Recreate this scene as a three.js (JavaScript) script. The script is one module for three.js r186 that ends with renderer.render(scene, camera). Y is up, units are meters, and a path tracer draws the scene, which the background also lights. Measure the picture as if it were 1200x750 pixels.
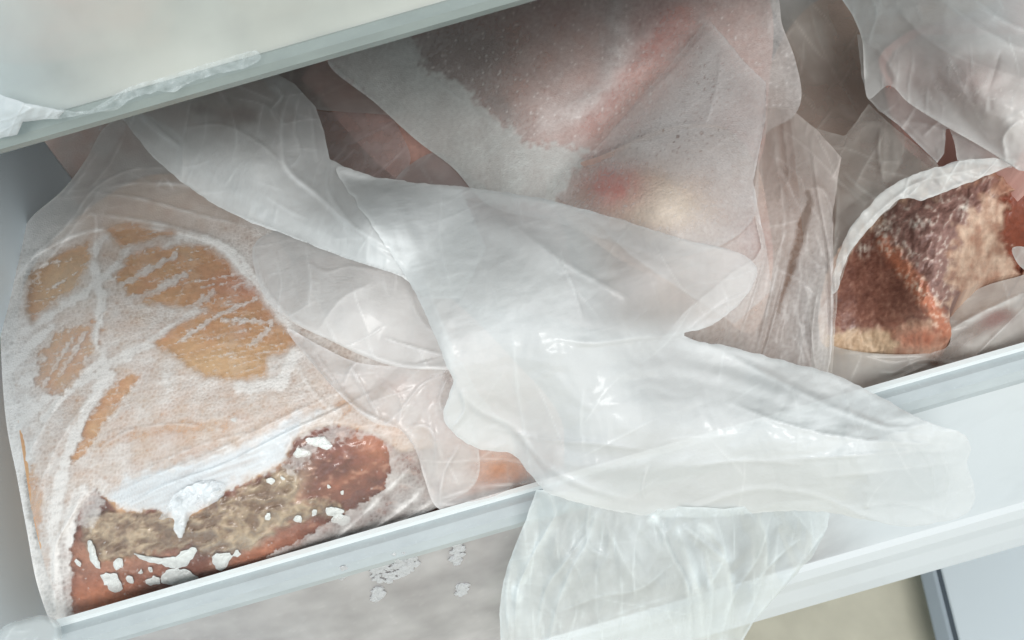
import * as THREE from 'three';
import { RoundedBoxGeometry } from 'three/addons/geometries/RoundedBoxGeometry.js';
import { mergeGeometries, mergeVertices } from 'three/addons/utils/BufferGeometryUtils.js';
import { RectAreaLightUniformsLib } from 'three/addons/lights/RectAreaLightUniformsLib.js';

// ---------------------------------------------------------------- camera
const V3 = THREE.Vector3, rad = THREE.MathUtils.degToRad;
const PITCH = rad(48), ROLL = rad(16), FOV = 42, T = Math.tan(rad(FOV / 2));
const fwd = new V3(0, -Math.sin(PITCH), -Math.cos(PITCH));
const r0 = new V3(1, 0, 0), u0 = new V3(0, Math.cos(PITCH), -Math.sin(PITCH));
const rgt = r0.clone().multiplyScalar(Math.cos(ROLL)).addScaledVector(u0, -Math.sin(ROLL));
const upv = r0.clone().multiplyScalar(Math.sin(ROLL)).addScaledVector(u0, Math.cos(ROLL));
// direction of the sight line through a point of the 1200 x 750 photograph; the drawer rim's middle is the origin of the place
const ray = (px, py) => fwd.clone().addScaledVector(rgt, (px - 600) / 375 * T).addScaledVector(upv, (375 - py) / 375 * T);
const EYE = ray(600, 588).multiplyScalar(-0.36);
const scene = new THREE.Scene();
const camera = new THREE.PerspectiveCamera(FOV, 1.6, 0.02, 40);
camera.position.copy(EYE); camera.up.copy(upv); camera.lookAt(EYE.clone().add(fwd));
camera.focus = 0.37; camera.userData.fStop = 22;

// ---------------------------------------------------------------- light: a kitchen's soft ceiling panel and the pale room around
const renderer = new THREE.WebGLRenderer({ antialias: true });
renderer.toneMapping = THREE.LinearToneMapping; renderer.toneMappingExposure = 1.08;
renderer.shadowMap.enabled = true;
RectAreaLightUniformsLib.init();
scene.background = new THREE.Color().setRGB(0.66, 0.715, 0.74);
const lamp = new THREE.RectAreaLight(new THREE.Color().setRGB(1, 0.99, 0.97), 12, 1.1, 0.7);
lamp.position.set(0.12, 1.3, 1.45); lamp.lookAt(0.02, 0, -0.1); scene.add(lamp);

// ---------------------------------------------------------------- helpers
const at = (px, py, d) => EYE.clone().addScaledVector(ray(px, py), d);
const dY = (px, py, h) => (h - EYE.y) / ray(px, py).y, dZ = (px, py, z) => (z - EYE.z) / ray(px, py).z;
const onY = (px, py, h) => at(px, py, dY(px, py, h)), onZ = (px, py, z) => at(px, py, dZ(px, py, z));
const clamp = (x, a = 0, b = 1) => Math.min(b, Math.max(a, x));
const ss = (a, b, x) => { const t = clamp((x - a) / (b - a)); return t * t * (3 - 2 * t); };
const lerp = (a, b, t) => a + (b - a) * t;
const mix = (a, b, t) => [lerp(a[0], b[0], t), lerp(a[1], b[1], t), lerp(a[2], b[2], t)];
function rng(seed) { let s = seed >>> 0; return () => { s = (s + 0x6D2B79F5) >>> 0; let t = Math.imul(s ^ s >>> 15, 1 | s); t = t + Math.imul(t ^ t >>> 7, 61 | t) ^ t; return ((t ^ t >>> 14) >>> 0) / 4294967296; }; }
const hash = (x, y, s) => { let h = Math.imul(x, 374761393) ^ Math.imul(y, 668265263) ^ Math.imul(s + 11, 2147483647 - 1013); h = Math.imul(h ^ h >>> 13, 1274126177); h ^= h >>> 16; h = Math.imul(h, 2246822519); return ((h ^ h >>> 15) >>> 0) / 4294967296; };
function n2(x, y, s = 0) {   // gradient noise, about -1..1
  const X = Math.floor(x), Y = Math.floor(y), fx = x - X, fy = y - Y;
  const g = (i, j) => { const a = hash(X + i, Y + j, s) * 6.2832; return Math.cos(a) * (fx - i) + Math.sin(a) * (fy - j); };
  const u = fx * fx * fx * (fx * (fx * 6 - 15) + 10), v = fy * fy * fy * (fy * (fy * 6 - 15) + 10);
  return 1.5 * lerp(lerp(g(0, 0), g(1, 0), u), lerp(g(0, 1), g(1, 1), u), v);
}
const fbm = (x, y, s = 0, o = 4) => { let a = 0, k = 0.5; for (let i = 0; i < o; i++) { a += k * n2(x, y, s + i * 7); x = x * 2.03 + 3.1; y = y * 2.03 + 1.7; k *= 0.5; } return a; };
const ridged = (x, y, s = 0, o = 3) => { let a = 0, k = 0.6; for (let i = 0; i < o; i++) { a += k * (1 - Math.abs(n2(x, y, s + i * 5)) * 1.6); x = x * 2.1 + 5; y = y * 2.1 + 2; k *= 0.45; } return a; };
function worley(x, y, s = 0) {   // [nearest, second nearest, id]
  const X = Math.floor(x), Y = Math.floor(y); let a = 9, b = 9, id = 0;
  for (let j = -1; j < 2; j++) for (let i = -1; i < 2; i++) {
    const px = X + i + hash(X + i, Y + j, s), py = Y + j + hash(X + i, Y + j, s + 99), d = Math.hypot(px - x, py - y);
    if (d < a) { b = a; a = d; id = hash(X + i, Y + j, s + 7); } else if (d < b) b = d;
  }
  return [a, b, id];
}
const tri = (t) => Math.abs(t - Math.floor(t) - 0.5) * 2;   // 0..1 with sharp peaks
function crumple(x, y, L, s = 0, n = 6) {   // flat facets between sharp creases, as in handled plastic film
  let h = 0;
  const wx = x + L * 0.5 * n2(x / L / 1.7, y / L / 1.7, s + 40), wy = y + L * 0.5 * n2(x / L / 1.7 + 9, y / L / 1.7, s + 41);
  for (let i = 0; i < n; i++) {
    const a = hash(i, 3, s) * 3.1416, l = L * (0.5 + 1.4 * hash(i, 5, s)), m = ss(-0.25, 0.45, n2(x / L / 1.3 + i * 7.7, y / L / 1.3 - i * 3.1, s + i));
    h += m * (l / L) * (tri((Math.cos(a) * wx + Math.sin(a) * wy) / l + hash(i, 8, s)) - 0.5);
  }
  return h / Math.sqrt(n) * 1.6;
}
function lines(x, y, L, s = 0, n = 7) {   // the fine whitened creases of handled film: straight, of uneven length
  const wx = x + L * 0.22 * n2(x / L / 1.5, y / L / 1.5, s + 50), wy = y + L * 0.22 * n2(x / L / 1.5 + 9, y / L / 1.5, s + 51); let m = 0;
  for (let i = 0; i < n; i++) {
    const a = hash(i, 13, s) * 3.1416, l = L * (0.7 + 1.8 * hash(i, 15, s)), k = ss(0.12, 0.5, n2(x / L / 1.7 + i * 5.7, y / L / 1.7 - i * 4.1, s + i + 60));
    if (k <= 0) continue;
    const t = (Math.cos(a) * wx + Math.sin(a) * wy) / l + hash(i, 18, s), d = Math.abs(t - Math.round(t)) * l, w = 0.85 + 1.0 * hash(i, 19, s);
    m = Math.max(m, k * (Math.exp(-d / w / 0.8) + 0.05 * Math.exp(-d / w / 5)));
  }
  return m;
}
const spline = (pts, closed, step = 4) => {
  const c = new THREE.CatmullRomCurve3(pts.map((p) => new V3(p[0], p[1], 0)), closed, 'centripetal');
  return c.getSpacedPoints(Math.max(8, Math.ceil(c.getLength() / step))).map((p) => [p.x, p.y]);
};
const linear = (pts, step) => { const r = []; for (let i = 0; i < pts.length; i++) { const [a, b] = pts[i], [c, d] = pts[(i + 1) % pts.length], n = Math.max(1, Math.round(Math.hypot(c - a, d - b) / step)); for (let k = 0; k < n; k++) r.push([lerp(a, c, k / n), lerp(b, d, k / n)]); } return r; };
function inside(poly, x, y) { let c = false; for (let i = 0, j = poly.length - 1; i < poly.length; j = i++) { const [a, b] = poly[i], [p, q] = poly[j]; if (b > y !== q > y && x < (p - a) * (y - b) / (q - b) + a) c = !c; } return c; }
function segDist(line, x, y) { let m = 1e9; for (let i = 1; i < line.length; i++) { const [ax, ay] = line[i - 1], dx = line[i][0] - ax, dy = line[i][1] - ay, t = clamp(((x - ax) * dx + (y - ay) * dy) / (dx * dx + dy * dy || 1)); m = Math.min(m, Math.hypot(x - ax - t * dx, y - ay - t * dy)); } return m; }
const polyDist = (poly, x, y) => { const d = segDist([...poly, poly[0]], x, y); return inside(poly, x, y) ? d : -d; };   // > 0 inside
// a soft mask of a polygon whose edge wanders
const blot = (poly, soft = 4, wob = 5, f = 14, s = 3, oc = 3) => { const xs = poly.map((p) => p[0]), ys = poly.map((p) => p[1]), x0 = Math.min(...xs) - 25, x1 = Math.max(...xs) + 25, y0 = Math.min(...ys) - 25, y1 = Math.max(...ys) + 25; return (x, y) => x < x0 || x > x1 || y < y0 || y > y1 ? 0 : ss(-soft, soft, polyDist(poly, x, y) + wob * fbm(x / f, y / f, s, oc) * 2); };
const stroke = (line, w, wob = 2, f = 10, s = 5) => { const xs = line.map((p) => p[0]), ys = line.map((p) => p[1]), x0 = Math.min(...xs) - w - 9, x1 = Math.max(...xs) + w + 9, y0 = Math.min(...ys) - w - 9, y1 = Math.max(...ys) + w + 9; return (x, y) => x < x0 || x > x1 || y < y0 || y > y1 ? 0 : 1 - ss(w * 0.45, w, segDist(line, x, y) + wob * fbm(x / f, y / f, s, 3) * 2); };
const most = (fs) => (x, y) => { let m = 0; for (const f of fs) { const v = f(x, y); if (v > m) m = v; if (m >= 1) break; } return m; };
const disc = (cx, cy, rx, ry = rx, rot = 0) => { const c = Math.cos(rot), s = Math.sin(rot); return (x, y) => { const a = ((x - cx) * c + (y - cy) * s) / rx, b = ((y - cy) * c - (x - cx) * s) / ry; return Math.exp(-(a * a + b * b)); }; };

function tps(ctrl) {   // thin-plate spline of the distance from the eye through control points [px, py, h] or [px, py, z, 'z']
  const n = ctrl.length, N = n + 3, P = ctrl.map((c) => [c[0] / 300, c[1] / 300]), v = ctrl.map((c) => c[3] === 'z' ? dZ(c[0], c[1], c[2]) : dY(c[0], c[1], c[2]));
  const U = (r2) => r2 < 1e-12 ? 0 : r2 * Math.log(r2);
  const A = Array.from({ length: N }, () => new Float64Array(N + 1));
  for (let i = 0; i < n; i++) {
    for (let j = 0; j < n; j++) A[i][j] = U((P[i][0] - P[j][0]) ** 2 + (P[i][1] - P[j][1]) ** 2) + (i === j ? 0.004 : 0);
    A[i][n] = A[n][i] = 1; A[i][n + 1] = A[n + 1][i] = P[i][0]; A[i][n + 2] = A[n + 2][i] = P[i][1]; A[i][N] = v[i];
  }
  for (let i = 0; i < N; i++) {
    let p = i; for (let k = i + 1; k < N; k++) if (Math.abs(A[k][i]) > Math.abs(A[p][i])) p = k;
    [A[i], A[p]] = [A[p], A[i]];
    for (let k = i + 1; k < N; k++) { const f = A[k][i] / A[i][i]; if (f) for (let j = i; j <= N; j++) A[k][j] -= f * A[i][j]; }
  }
  const w = new Float64Array(N);
  for (let i = N - 1; i >= 0; i--) { let s = A[i][N]; for (let j = i + 1; j < N; j++) s -= A[i][j] * w[j]; w[i] = s / A[i][i]; }
  return (x, y) => { x /= 300; y /= 300; let s = w[n] + w[n + 1] * x + w[n + 2] * y; for (let i = 0; i < n; i++) s += w[i] * U((x - P[i][0]) ** 2 + (y - P[i][1]) ** 2); return s; };
}

const names = new Map();
const numbered = (n) => { const k = names.get(n) || 0; names.set(n, k + 1); return k ? `${n}_${String(k).padStart(3, '0')}` : n; };
function tag(o, label, category, group) { o.userData = { label, category }; if (group) o.userData.group = group; return o; }
function thing(name, label, category, pos, group) { const o = new THREE.Group(); o.name = numbered(name); if (pos) o.position.copy(pos); scene.add(o); return tag(o, label, category, group); }
function put(name, geo, mat, parent, label) {   // one named mesh; under a thing the geometry is moved into the thing's own frame
  const m = new THREE.Mesh(geo, mat); m.name = parent ? name : numbered(name); m.castShadow = m.receiveShadow = true;
  if (parent) { parent.updateMatrixWorld(true); geo.applyMatrix4(parent.matrixWorld.clone().invert()); parent.add(m); } else scene.add(m);
  if (label) m.userData.label = label;
  return m;
}
const struct = (name, geo, mat) => { const m = put(name, geo, mat); m.userData.kind = 'structure'; return m; };

/* A surface of cloth-like film or of meat, given by the outline it shows and by the heights of some of its points.
   out: outline; ctrl: heights; over / lift: lies on other surfaces; crease: [{p, a (mm), w, s, al}]; fine(x, y) in mm;
   alpha(x, y), color(x, y); hem: [width, gain]; solid: metres of body below; part(x, y) -> index of the mesh it belongs to */
function surface(o) {
  const st = o.step || 2.4, out = o.poly ? linear(o.out, 3) : spline(o.out, true, 3);
  if (o.jag) for (let i = 0; i < out.length; i++) { const [x, y] = out[i], f = o.jagf || 9; out[i] = [x + o.jag * 2 * fbm(x / f, y / f, 61, 4), y + o.jag * 2 * fbm(x / f + 50, y / f, 62, 4)]; }
  let x0 = 1e9, y0 = 1e9, x1 = -1e9, y1 = -1e9;
  for (const [x, y] of out) { x0 = Math.min(x0, x); x1 = Math.max(x1, x); y0 = Math.min(y0, y); y1 = Math.max(y1, y); }
  x0 -= 3 * st; y0 -= 3 * st;
  const W = Math.ceil((x1 - x0) / st) + 4, H = Math.ceil((y1 - y0) / st) + 4, N = W * H;
  const inn = new Uint8Array(N), X = new Float64Array(N), Y = new Float64Array(N), D = new Float64Array(N).fill(1e9), BX = new Float64Array(N), BY = new Float64Array(N);
  for (let j = 0; j < H; j++) {
    const y = y0 + j * st + 1e-5, xs = [];
    for (let i = 0, k = out.length - 1; i < out.length; k = i++) { const [a, b] = out[i], [p, q] = out[k]; if (b > y !== q > y) xs.push((p - a) * (y - b) / (q - b) + a); }
    xs.sort((a, b) => a - b);
    for (let k = 0; k + 1 < xs.length; k += 2) for (let i = Math.max(0, Math.ceil((xs[k] - x0) / st)); i < W && x0 + i * st <= xs[k + 1]; i++) inn[j * W + i] = 1;
    for (let i = 0; i < W; i++) { X[j * W + i] = x0 + i * st; Y[j * W + i] = y0 + j * st; }
  }
  const splat = (line, R, f) => {
    for (let i = 1; i < line.length; i++) {
      const [ax, ay] = line[i - 1], dx = line[i][0] - ax, dy = line[i][1] - ay, L2 = dx * dx + dy * dy || 1e-9;
      const i0 = Math.max(0, Math.floor((Math.min(ax, line[i][0]) - R - x0) / st)), i1 = Math.min(W - 1, Math.ceil((Math.max(ax, line[i][0]) + R - x0) / st));
      const j0 = Math.max(0, Math.floor((Math.min(ay, line[i][1]) - R - y0) / st)), j1 = Math.min(H - 1, Math.ceil((Math.max(ay, line[i][1]) + R - y0) / st));
      for (let j = j0; j <= j1; j++) for (let k = i0; k <= i1; k++) {
        const id = j * W + k, px = x0 + k * st - ax, py = y0 + j * st - ay, t = clamp((px * dx + py * dy) / L2), d = Math.hypot(px - t * dx, py - t * dy);
        if (d <= R) f(id, d, Math.sign(dx * py - dy * px), ax + t * dx, ay + t * dy, (i - 1 + t) / (line.length - 1));
      }
    }
  };
  const hemW = Math.max(3 * st, 16, o.hem ? o.hem[0] : 0, o.curl ? o.curl[0] : 0);
  splat([...out, out[0]], hemW + 0.1, (id, d, s, bx, by) => { if (d < D[id]) { D[id] = d; BX[id] = bx; BY[id] = by; } });
  // vertices just outside come onto the outline
  const use = new Uint8Array(N);
  for (let j = 0; j + 1 < H; j++) for (let i = 0; i + 1 < W; i++) { const a = j * W + i; if (inn[a] || inn[a + 1] || inn[a + W] || inn[a + W + 1]) use[a] = use[a + 1] = use[a + W] = use[a + W + 1] = 1; }
  for (let a = 0; a < N; a++) if (use[a] && !inn[a]) { if (D[a] < 1e8) { X[a] = BX[a]; Y[a] = BY[a]; } D[a] = 0; }
  // creases
  const raise = new Float64Array(N), extra = new Float64Array(N);
  for (const c of o.crease || []) {
    const line = spline(c.p, false, 7), best = new Map(), w = c.w || 12, R = Math.max(w, 7);
    splat(line, R, (id, d, s, bx, by, t) => { const b = best.get(id); if (!b || d < b[0]) best.set(id, [d, s, t]); });
    for (const [id, [d, s, t]] of best) {
      const end = c.full ? 1 : Math.min(1, 5 * t, 5 * (1 - t)) ** 0.7;
      let k = Math.max(0, 1 - d / w); k = c.round ? k * k * (3 - 2 * k) : (Math.exp(-3.4 * d / w) - 0.033) * (d < w ? 1 : 0);
      if (c.s && s * c.s < 0) k = Math.max(0, 1 - d / (c.drop || 2.5)) ;   // one-sided: a step down across the line
      raise[id] += c.a * (c.s ? 0.5 : 0.8) * k * end;
      if (c.al) extra[id] += c.al * Math.exp(-((d / (c.lw || 1.6)) ** 2)) * end;
    }
  }
  const base = tps(o.ctrl), dep = new Float64Array(N), al = new Float32Array(N), n = [];
  for (let a = 0; a < N; a++) if (use[a]) {
    const x = X[a], y = Y[a]; let d = base(x, y);
    for (const u of o.over || []) { const e = u.depth(x, y) - (o.lift ?? 0.002); if (e < 1) { const k = clamp(0.5 + (e - d) / 0.012); d = o.soft === 0 ? Math.min(d, e) : lerp(e, d, k) - 0.006 * k * (1 - k) * 1; d = Math.min(d, e); } }
    const ln = o.alpha && o.lines !== 0 ? lines(x, y, o.L || 42, (o.seed || 0) + Math.round(o.out[0][0])) * (o.lines ?? 1) : 0;
    let up = raise[a] + (o.fine ? o.fine(x, y) : 0) + 0.55 * ln;
    if (o.curl && D[a] < o.curl[0]) up += o.curl[1] * (1 - D[a] / o.curl[0]) ** 2;
    d -= up * 0.001;
    if (o.under) for (const u of o.under) { const e = u.depth(x, y); if (e < 1) d = Math.max(d, e + 0.0012); }
    dep[a] = d;
    let v = o.alpha ? o.alpha(x, y) : 1;
    v += 0.24 * ln;
    if (o.alpha && (extra[a] || o.hem)) { const m = clamp(0.55 + 0.9 * n2(x / 17, y / 17, 91)); v += extra[a] * m; if (o.hem && D[a] < o.hem[0]) v += o.hem[1] * m * (1 - D[a] / o.hem[0]); }
    al[a] = clamp(v, 0.03, 1);
  }
  const id = new Int32Array(N).fill(-1), pos = [], col = []; let cnt = 0;
  for (let a = 0; a < N; a++) if (use[a]) {
    id[a] = cnt++; const p = at(X[a], Y[a], dep[a]); pos.push(p.x, p.y, p.z);
    const c = o.color ? o.color(X[a], Y[a]) : [1, 1, 1]; if (o.alpha) col.push(c[0], c[1], c[2], al[a]); else col.push(c[0], c[1], c[2]);
  }
  const sets = (o.mats || [o.mat]).map(() => []), alln = [];
  for (let j = 0; j + 1 < H; j++) for (let i = 0; i + 1 < W; i++) {
    const a = j * W + i; if (!(inn[a] || inn[a + 1] || inn[a + W] || inn[a + W + 1])) continue;
    const k = o.part ? o.part(X[a] + st / 2, Y[a] + st / 2, al[a]) : 0, q = [id[a], id[a + W], id[a + 1], id[a + 1], id[a + W], id[a + W + 1]];
    sets[k].push(...q); for (const v of q) alln.push(v);
  }
  const whole = new THREE.BufferGeometry();
  whole.setAttribute('position', new THREE.Float32BufferAttribute(pos, 3)); whole.setIndex(alln); whole.computeVertexNormals();
  const nor = whole.attributes.normal;
  // uv in metres in the surface's own mean plane
  const mean = new V3(); for (let i = 0; i < cnt; i += 5) mean.add(new V3().fromBufferAttribute(nor, i)); mean.normalize();
  const tx = new V3(0, 1, 0).cross(mean); if (tx.lengthSq() < 0.01) tx.set(1, 0, 0); tx.normalize(); const ty = mean.clone().cross(tx);
  const uv = new Float32Array(cnt * 2), p = new V3();
  for (let i = 0; i < cnt; i++) { p.fromArray(pos, i * 3); uv[2 * i] = p.dot(tx); uv[2 * i + 1] = p.dot(ty); }
  const sub = (ix) => {
    const map = new Int32Array(cnt).fill(-1), P = [], Q = [], U = [], C = [], I = [], cs = o.alpha ? 4 : 3; let k = 0;
    for (const v of ix) { if (map[v] < 0) { map[v] = k++; P.push(pos[3 * v], pos[3 * v + 1], pos[3 * v + 2]); Q.push(nor.getX(v), nor.getY(v), nor.getZ(v)); U.push(uv[2 * v], uv[2 * v + 1]); for (let c = 0; c < cs; c++) C.push(col[cs * v + c]); } I.push(map[v]); }
    const g = new THREE.BufferGeometry();
    g.setAttribute('position', new THREE.Float32BufferAttribute(P, 3)); g.setAttribute('normal', new THREE.Float32BufferAttribute(Q, 3));
    g.setAttribute('uv', new THREE.Float32BufferAttribute(U, 2)); g.setAttribute('color', new THREE.Float32BufferAttribute(C, cs)); g.setIndex(I); return g;
  };
  const geos = sets.map((s) => s.length ? sub(s) : null);
  if (o.solid) {   // the body under the surface: walls from its edge and an underside
    const edges = new Map();
    for (let i = 0; i < alln.length; i += 3) for (let k = 0; k < 3; k++) { const a = alln[i + k], b = alln[i + (k + 1) % 3]; if (a === b) continue; const r = b + ',' + a; if (edges.has(r)) edges.delete(r); else edges.set(a + ',' + b, [a, b]); }
    const P = [], C = [], c0 = new V3(); let m = 0;
    const drop = (v, k) => { p.fromArray(pos, 3 * v); p.lerp(cen, (o.undercut ?? 0.25) * k); p.y -= o.solid * k * (k < 1 ? 1 : 1); return p.clone(); };
    const cen = new V3(); for (let i = 0; i < cnt; i += 3) { cen.add(p.fromArray(pos, 3 * i)); m++; } cen.multiplyScalar(1 / m); c0.copy(cen); c0.y -= o.solid;
    const f = (...q) => { for (const e of q) { P.push(e.x, e.y, e.z); } };
    const g = new THREE.BufferGeometry(), cc = (v) => [col[(o.alpha ? 4 : 3) * v], col[(o.alpha ? 4 : 3) * v + 1], col[(o.alpha ? 4 : 3) * v + 2]];
    for (const [a, b] of edges.values()) {
      const A = drop(a, 0), B = drop(b, 0), E = drop(a, 1), F = drop(b, 1); f(A, E, B, B, E, F, E, c0, F);
      const ca = cc(a), cb = cc(b); C.push(...ca, ...ca, ...cb, ...cb, ...ca, ...cb, ...ca, ...ca, ...cb);
    }
    g.setAttribute('position', new THREE.Float32BufferAttribute(P, 3)); g.setAttribute('color', new THREE.Float32BufferAttribute(C, 3));
    g.setAttribute('uv', new THREE.Float32BufferAttribute(new Float32Array(P.length / 3 * 2), 2)); g.computeVertexNormals();
    const first = geos.findIndex(Boolean); geos[first] = mergeGeometries([geos[first].toNonIndexed(), g]);
  }
  geos.depth = (x, y) => {
    const i = (x - x0) / st, j = (y - y0) / st, a = Math.floor(i), b = Math.floor(j); if (a < 0 || b < 0 || a >= W - 1 || b >= H - 1) return 9;
    const k = b * W + a; if (!(use[k] && use[k + 1] && use[k + W] && use[k + W + 1])) return 9;
    const u = i - a, v = j - b, edge = D[k] < 16 ? 0.0045 * (1 - D[k] / 16) ** 2 : 0; return edge + lerp(lerp(dep[k], dep[k + 1], u), lerp(dep[k + W], dep[k + W + 1], u), v);
  };
  return geos;
}
function dataTexture(size, f, srgb) {
  const d = new Uint8Array(size * size * 4);
  for (let y = 0; y < size; y++) for (let x = 0; x < size; x++) { const c = f(x / size, y / size), k = 4 * (y * size + x); for (let i = 0; i < 3; i++) d[k + i] = 255 * clamp(Array.isArray(c) ? c[i] : c); d[k + 3] = 255; }
  const t = new THREE.DataTexture(d, size, size); t.wrapS = t.wrapT = THREE.RepeatWrapping; t.magFilter = THREE.LinearFilter; t.minFilter = THREE.LinearMipmapLinearFilter; t.generateMipmaps = true;
  if (srgb) t.colorSpace = THREE.SRGBColorSpace; t.needsUpdate = true; return t;
}
// tileable: blends the noise with itself shifted by one period
const tile = (f, P) => (u, v) => { const x = u * P, y = v * P, a = u, b = v; return lerp(lerp(f(x, y), f(x - P, y), a), lerp(f(x, y - P), f(x - P, y - P), a), b); };
const rep = (t, metres) => { const c = t.clone(); c.repeat.set(1 / metres, 1 / metres); c.needsUpdate = true; return c; };
const grainTex = dataTexture(512, ((g) => (u, v) => 0.5 + 0.5 * g(u, v))(tile((x, y) => fbm(x, y, 21, 5) + 0.35 * ridged(x * 0.7, y * 0.7, 5, 3) - 0.2, 18)));
const frostTex = dataTexture(512, tile((x, y) => { const w = worley(x, y, 3); return clamp(0.25 + 0.9 * (w[1] - w[0]) + 0.4 * fbm(x * 0.6, y * 0.6, 9, 4)); }, 26));
const filmTex = dataTexture(512, tile((x, y) => 0.5 + 0.35 * fbm(x, y * 2.2, 33, 5) + 0.16 * crumple(x, y, 3, 12, 7), 10));

const M = {};
M.film = new THREE.MeshPhysicalMaterial({ name: 'film', color: 0xffffff, vertexColors: true, transparent: true, roughness: 0.7, clearcoat: 0.6, clearcoatRoughness: 0.17, transmission: 0.3, specularIntensity: 0.5, bumpMap: rep(filmTex, 0.07), bumpScale: 0.0006, side: THREE.DoubleSide });
M.frosted = new THREE.MeshPhysicalMaterial({ name: 'frosted_film', color: 0xffffff, vertexColors: true, transparent: true, roughness: 0.65, clearcoat: 0.45, clearcoatRoughness: 0.22, transmission: 0.12, specularIntensity: 0.5, bumpMap: rep(frostTex, 0.04), bumpScale: 0.00028, side: THREE.DoubleSide });
M.gloss = M.film.clone(); M.gloss.name = 'glossy_film'; M.gloss.clearcoat = 1; M.gloss.clearcoatRoughness = 0.12; M.gloss.bumpScale = 0.0011;
M.clear = new THREE.MeshPhysicalMaterial({ name: 'clear_film', color: 0xffffff, roughness: 0.14, transmission: 0.97, thickness: 0, ior: 1.4, side: THREE.DoubleSide });
M.meat = new THREE.MeshPhysicalMaterial({ name: 'frozen_meat', color: 0xffffff, vertexColors: true, roughness: 0.55, clearcoat: 0.1, clearcoatRoughness: 0.4, bumpMap: rep(grainTex, 0.03), bumpScale: 0.0006, side: THREE.DoubleSide });
M.rind = M.meat.clone(); M.rind.name = 'rind'; M.rind.bumpScale = 0.00025;
M.cut = M.meat.clone(); M.cut.name = 'frozen_cut'; M.cut.bumpScale = 0.0005; M.cut.clearcoat = 0.45; M.cut.clearcoatRoughness = 0.3;
M.ice = new THREE.MeshPhysicalMaterial({ name: 'ice', color: new THREE.Color().setRGB(0.93, 0.94, 0.95), roughness: 0.8, clearcoat: 0.3, bumpMap: rep(frostTex, 0.02), bumpScale: 0.0005 });
const CT = (o) => Object.assign(M.film.clone(), o);
// ================================================================ SETTING
const lin = (hex) => { const c = new THREE.Color(hex); return [c.r, c.g, c.b]; };
const box = (x0, x1, y0, y1, z0, z1, r = 0.003, seg = 3) => new RoundedBoxGeometry(x1 - x0, y1 - y0, z1 - z0, seg, r).translate((x0 + x1) / 2, (y0 + y1) / 2, (z0 + z1) / 2);
const std = (o) => new THREE.MeshPhysicalMaterial(o);
const wallTex = dataTexture(256, tile((x, y) => 0.5 + 0.5 * fbm(x, y, 71, 5), 20));
const linerM = std({ name: 'freezer_liner', color: new THREE.Color().setRGB(0.8, 0.9, 0.96), roughness: 0.5, bumpMap: rep(wallTex, 0.04), bumpScale: 0.00006 });
struct('freezer_wall', box(-0.275, -0.24, -0.5, 0.5, -0.335, 0.16, 0.012), linerM);
struct('freezer_wall', box(0.37, 0.4, -0.2, 0.5, -0.45, 0.0, 0.006), linerM);
struct('freezer_back_wall', box(-0.4, 0.4, -0.5, 0.55, -0.47, -0.44, 0.006), std({ name: 'freezer_back', color: new THREE.Color().setRGB(0.3, 0.32, 0.33), roughness: 0.6 }));
const floorTex = dataTexture(512, ((t) => (u, v) => { const f = t(u, v); return [0.79 + 0.1 * f, 0.77 + 0.1 * f, 0.7 + 0.09 * f]; })(tile((x, y) => fbm(x, y, 81, 6), 14)), true);
const floorG = new THREE.PlaneGeometry(8, 8).rotateX(-Math.PI / 2).translate(0, -0.5, 0);
{ const u = floorG.attributes.uv; for (let i = 0; i < u.count; i++) u.setXY(i, u.getX(i) * 8, u.getY(i) * 8); }
struct('floor', floorG, std({ name: 'floor', map: rep(floorTex, 0.5), roughness: 0.45 }));

// the freezer's door, swung open, seen past the drawer's lower corner
{
  const A = onY(1093, 660, -0.46), B = onY(1116, 752, -0.46), e = B.clone().sub(A); e.y = 0; e.normalize();
  const a = thing('freezer_door', 'white freezer door panel below the drawer at lower right, grey seal along its edge', 'door', A);
  a.rotation.order = 'YXZ'; a.rotation.y = Math.atan2(-e.z, e.x); a.rotation.x = -0.9; a.updateMatrixWorld(true);
  const w = new THREE.Matrix4().copy(a.matrixWorld), L = (g) => g.applyMatrix4(w);
  put('panel', L(box(-0.1, 0.5, 0.004, 0.225, -0.05, 0, 0.004)), std({ name: 'door_white', color: new THREE.Color().setRGB(0.8, 0.87, 0.92), roughness: 0.35, clearcoat: 0.3 }), a);
  put('seal', L(box(-0.1, 0.5, -0.014, 0.001, -0.045, 0.002, 0.003)), std({ name: 'door_seal', color: new THREE.Color().setRGB(0.34, 0.39, 0.43), roughness: 0.6 }), a);
  put('groove', L(box(-0.1, 0.5, -0.001, 0.0055, -0.04, -0.0015, 0.001)), std({ name: 'door_groove', color: new THREE.Color().setRGB(0.09, 0.11, 0.13), roughness: 0.7 }), a);
}
// ---------------------------------------------------------------- the drawer that is pulled out
const frostPanel = (o) => std({ vertexColors: true, transparent: true, roughness: 0.4, clearcoat: 0.5, clearcoatRoughness: 0.25, bumpMap: rep(grainTex, 0.12), bumpScale: 0.00012, ...o });
function panelGeo(x0, x1, y0, y1, z0, z1, cell, paint) {
  const g = new THREE.BoxGeometry(x1 - x0, y1 - y0, z1 - z0, Math.round((x1 - x0) / cell), Math.round((y1 - y0) / cell), 1).translate((x0 + x1) / 2, (y0 + y1) / 2, (z0 + z1) / 2);
  const p = g.attributes.position, c = [], u = []; for (let i = 0; i < p.count; i++) { c.push(...paint(p.getX(i), p.getY(i))); u.push(p.getX(i), p.getY(i)); }
  g.setAttribute('color', new THREE.Float32BufferAttribute(c, 4)); g.setAttribute('uv', new THREE.Float32BufferAttribute(u, 2)); return g;
}
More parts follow.
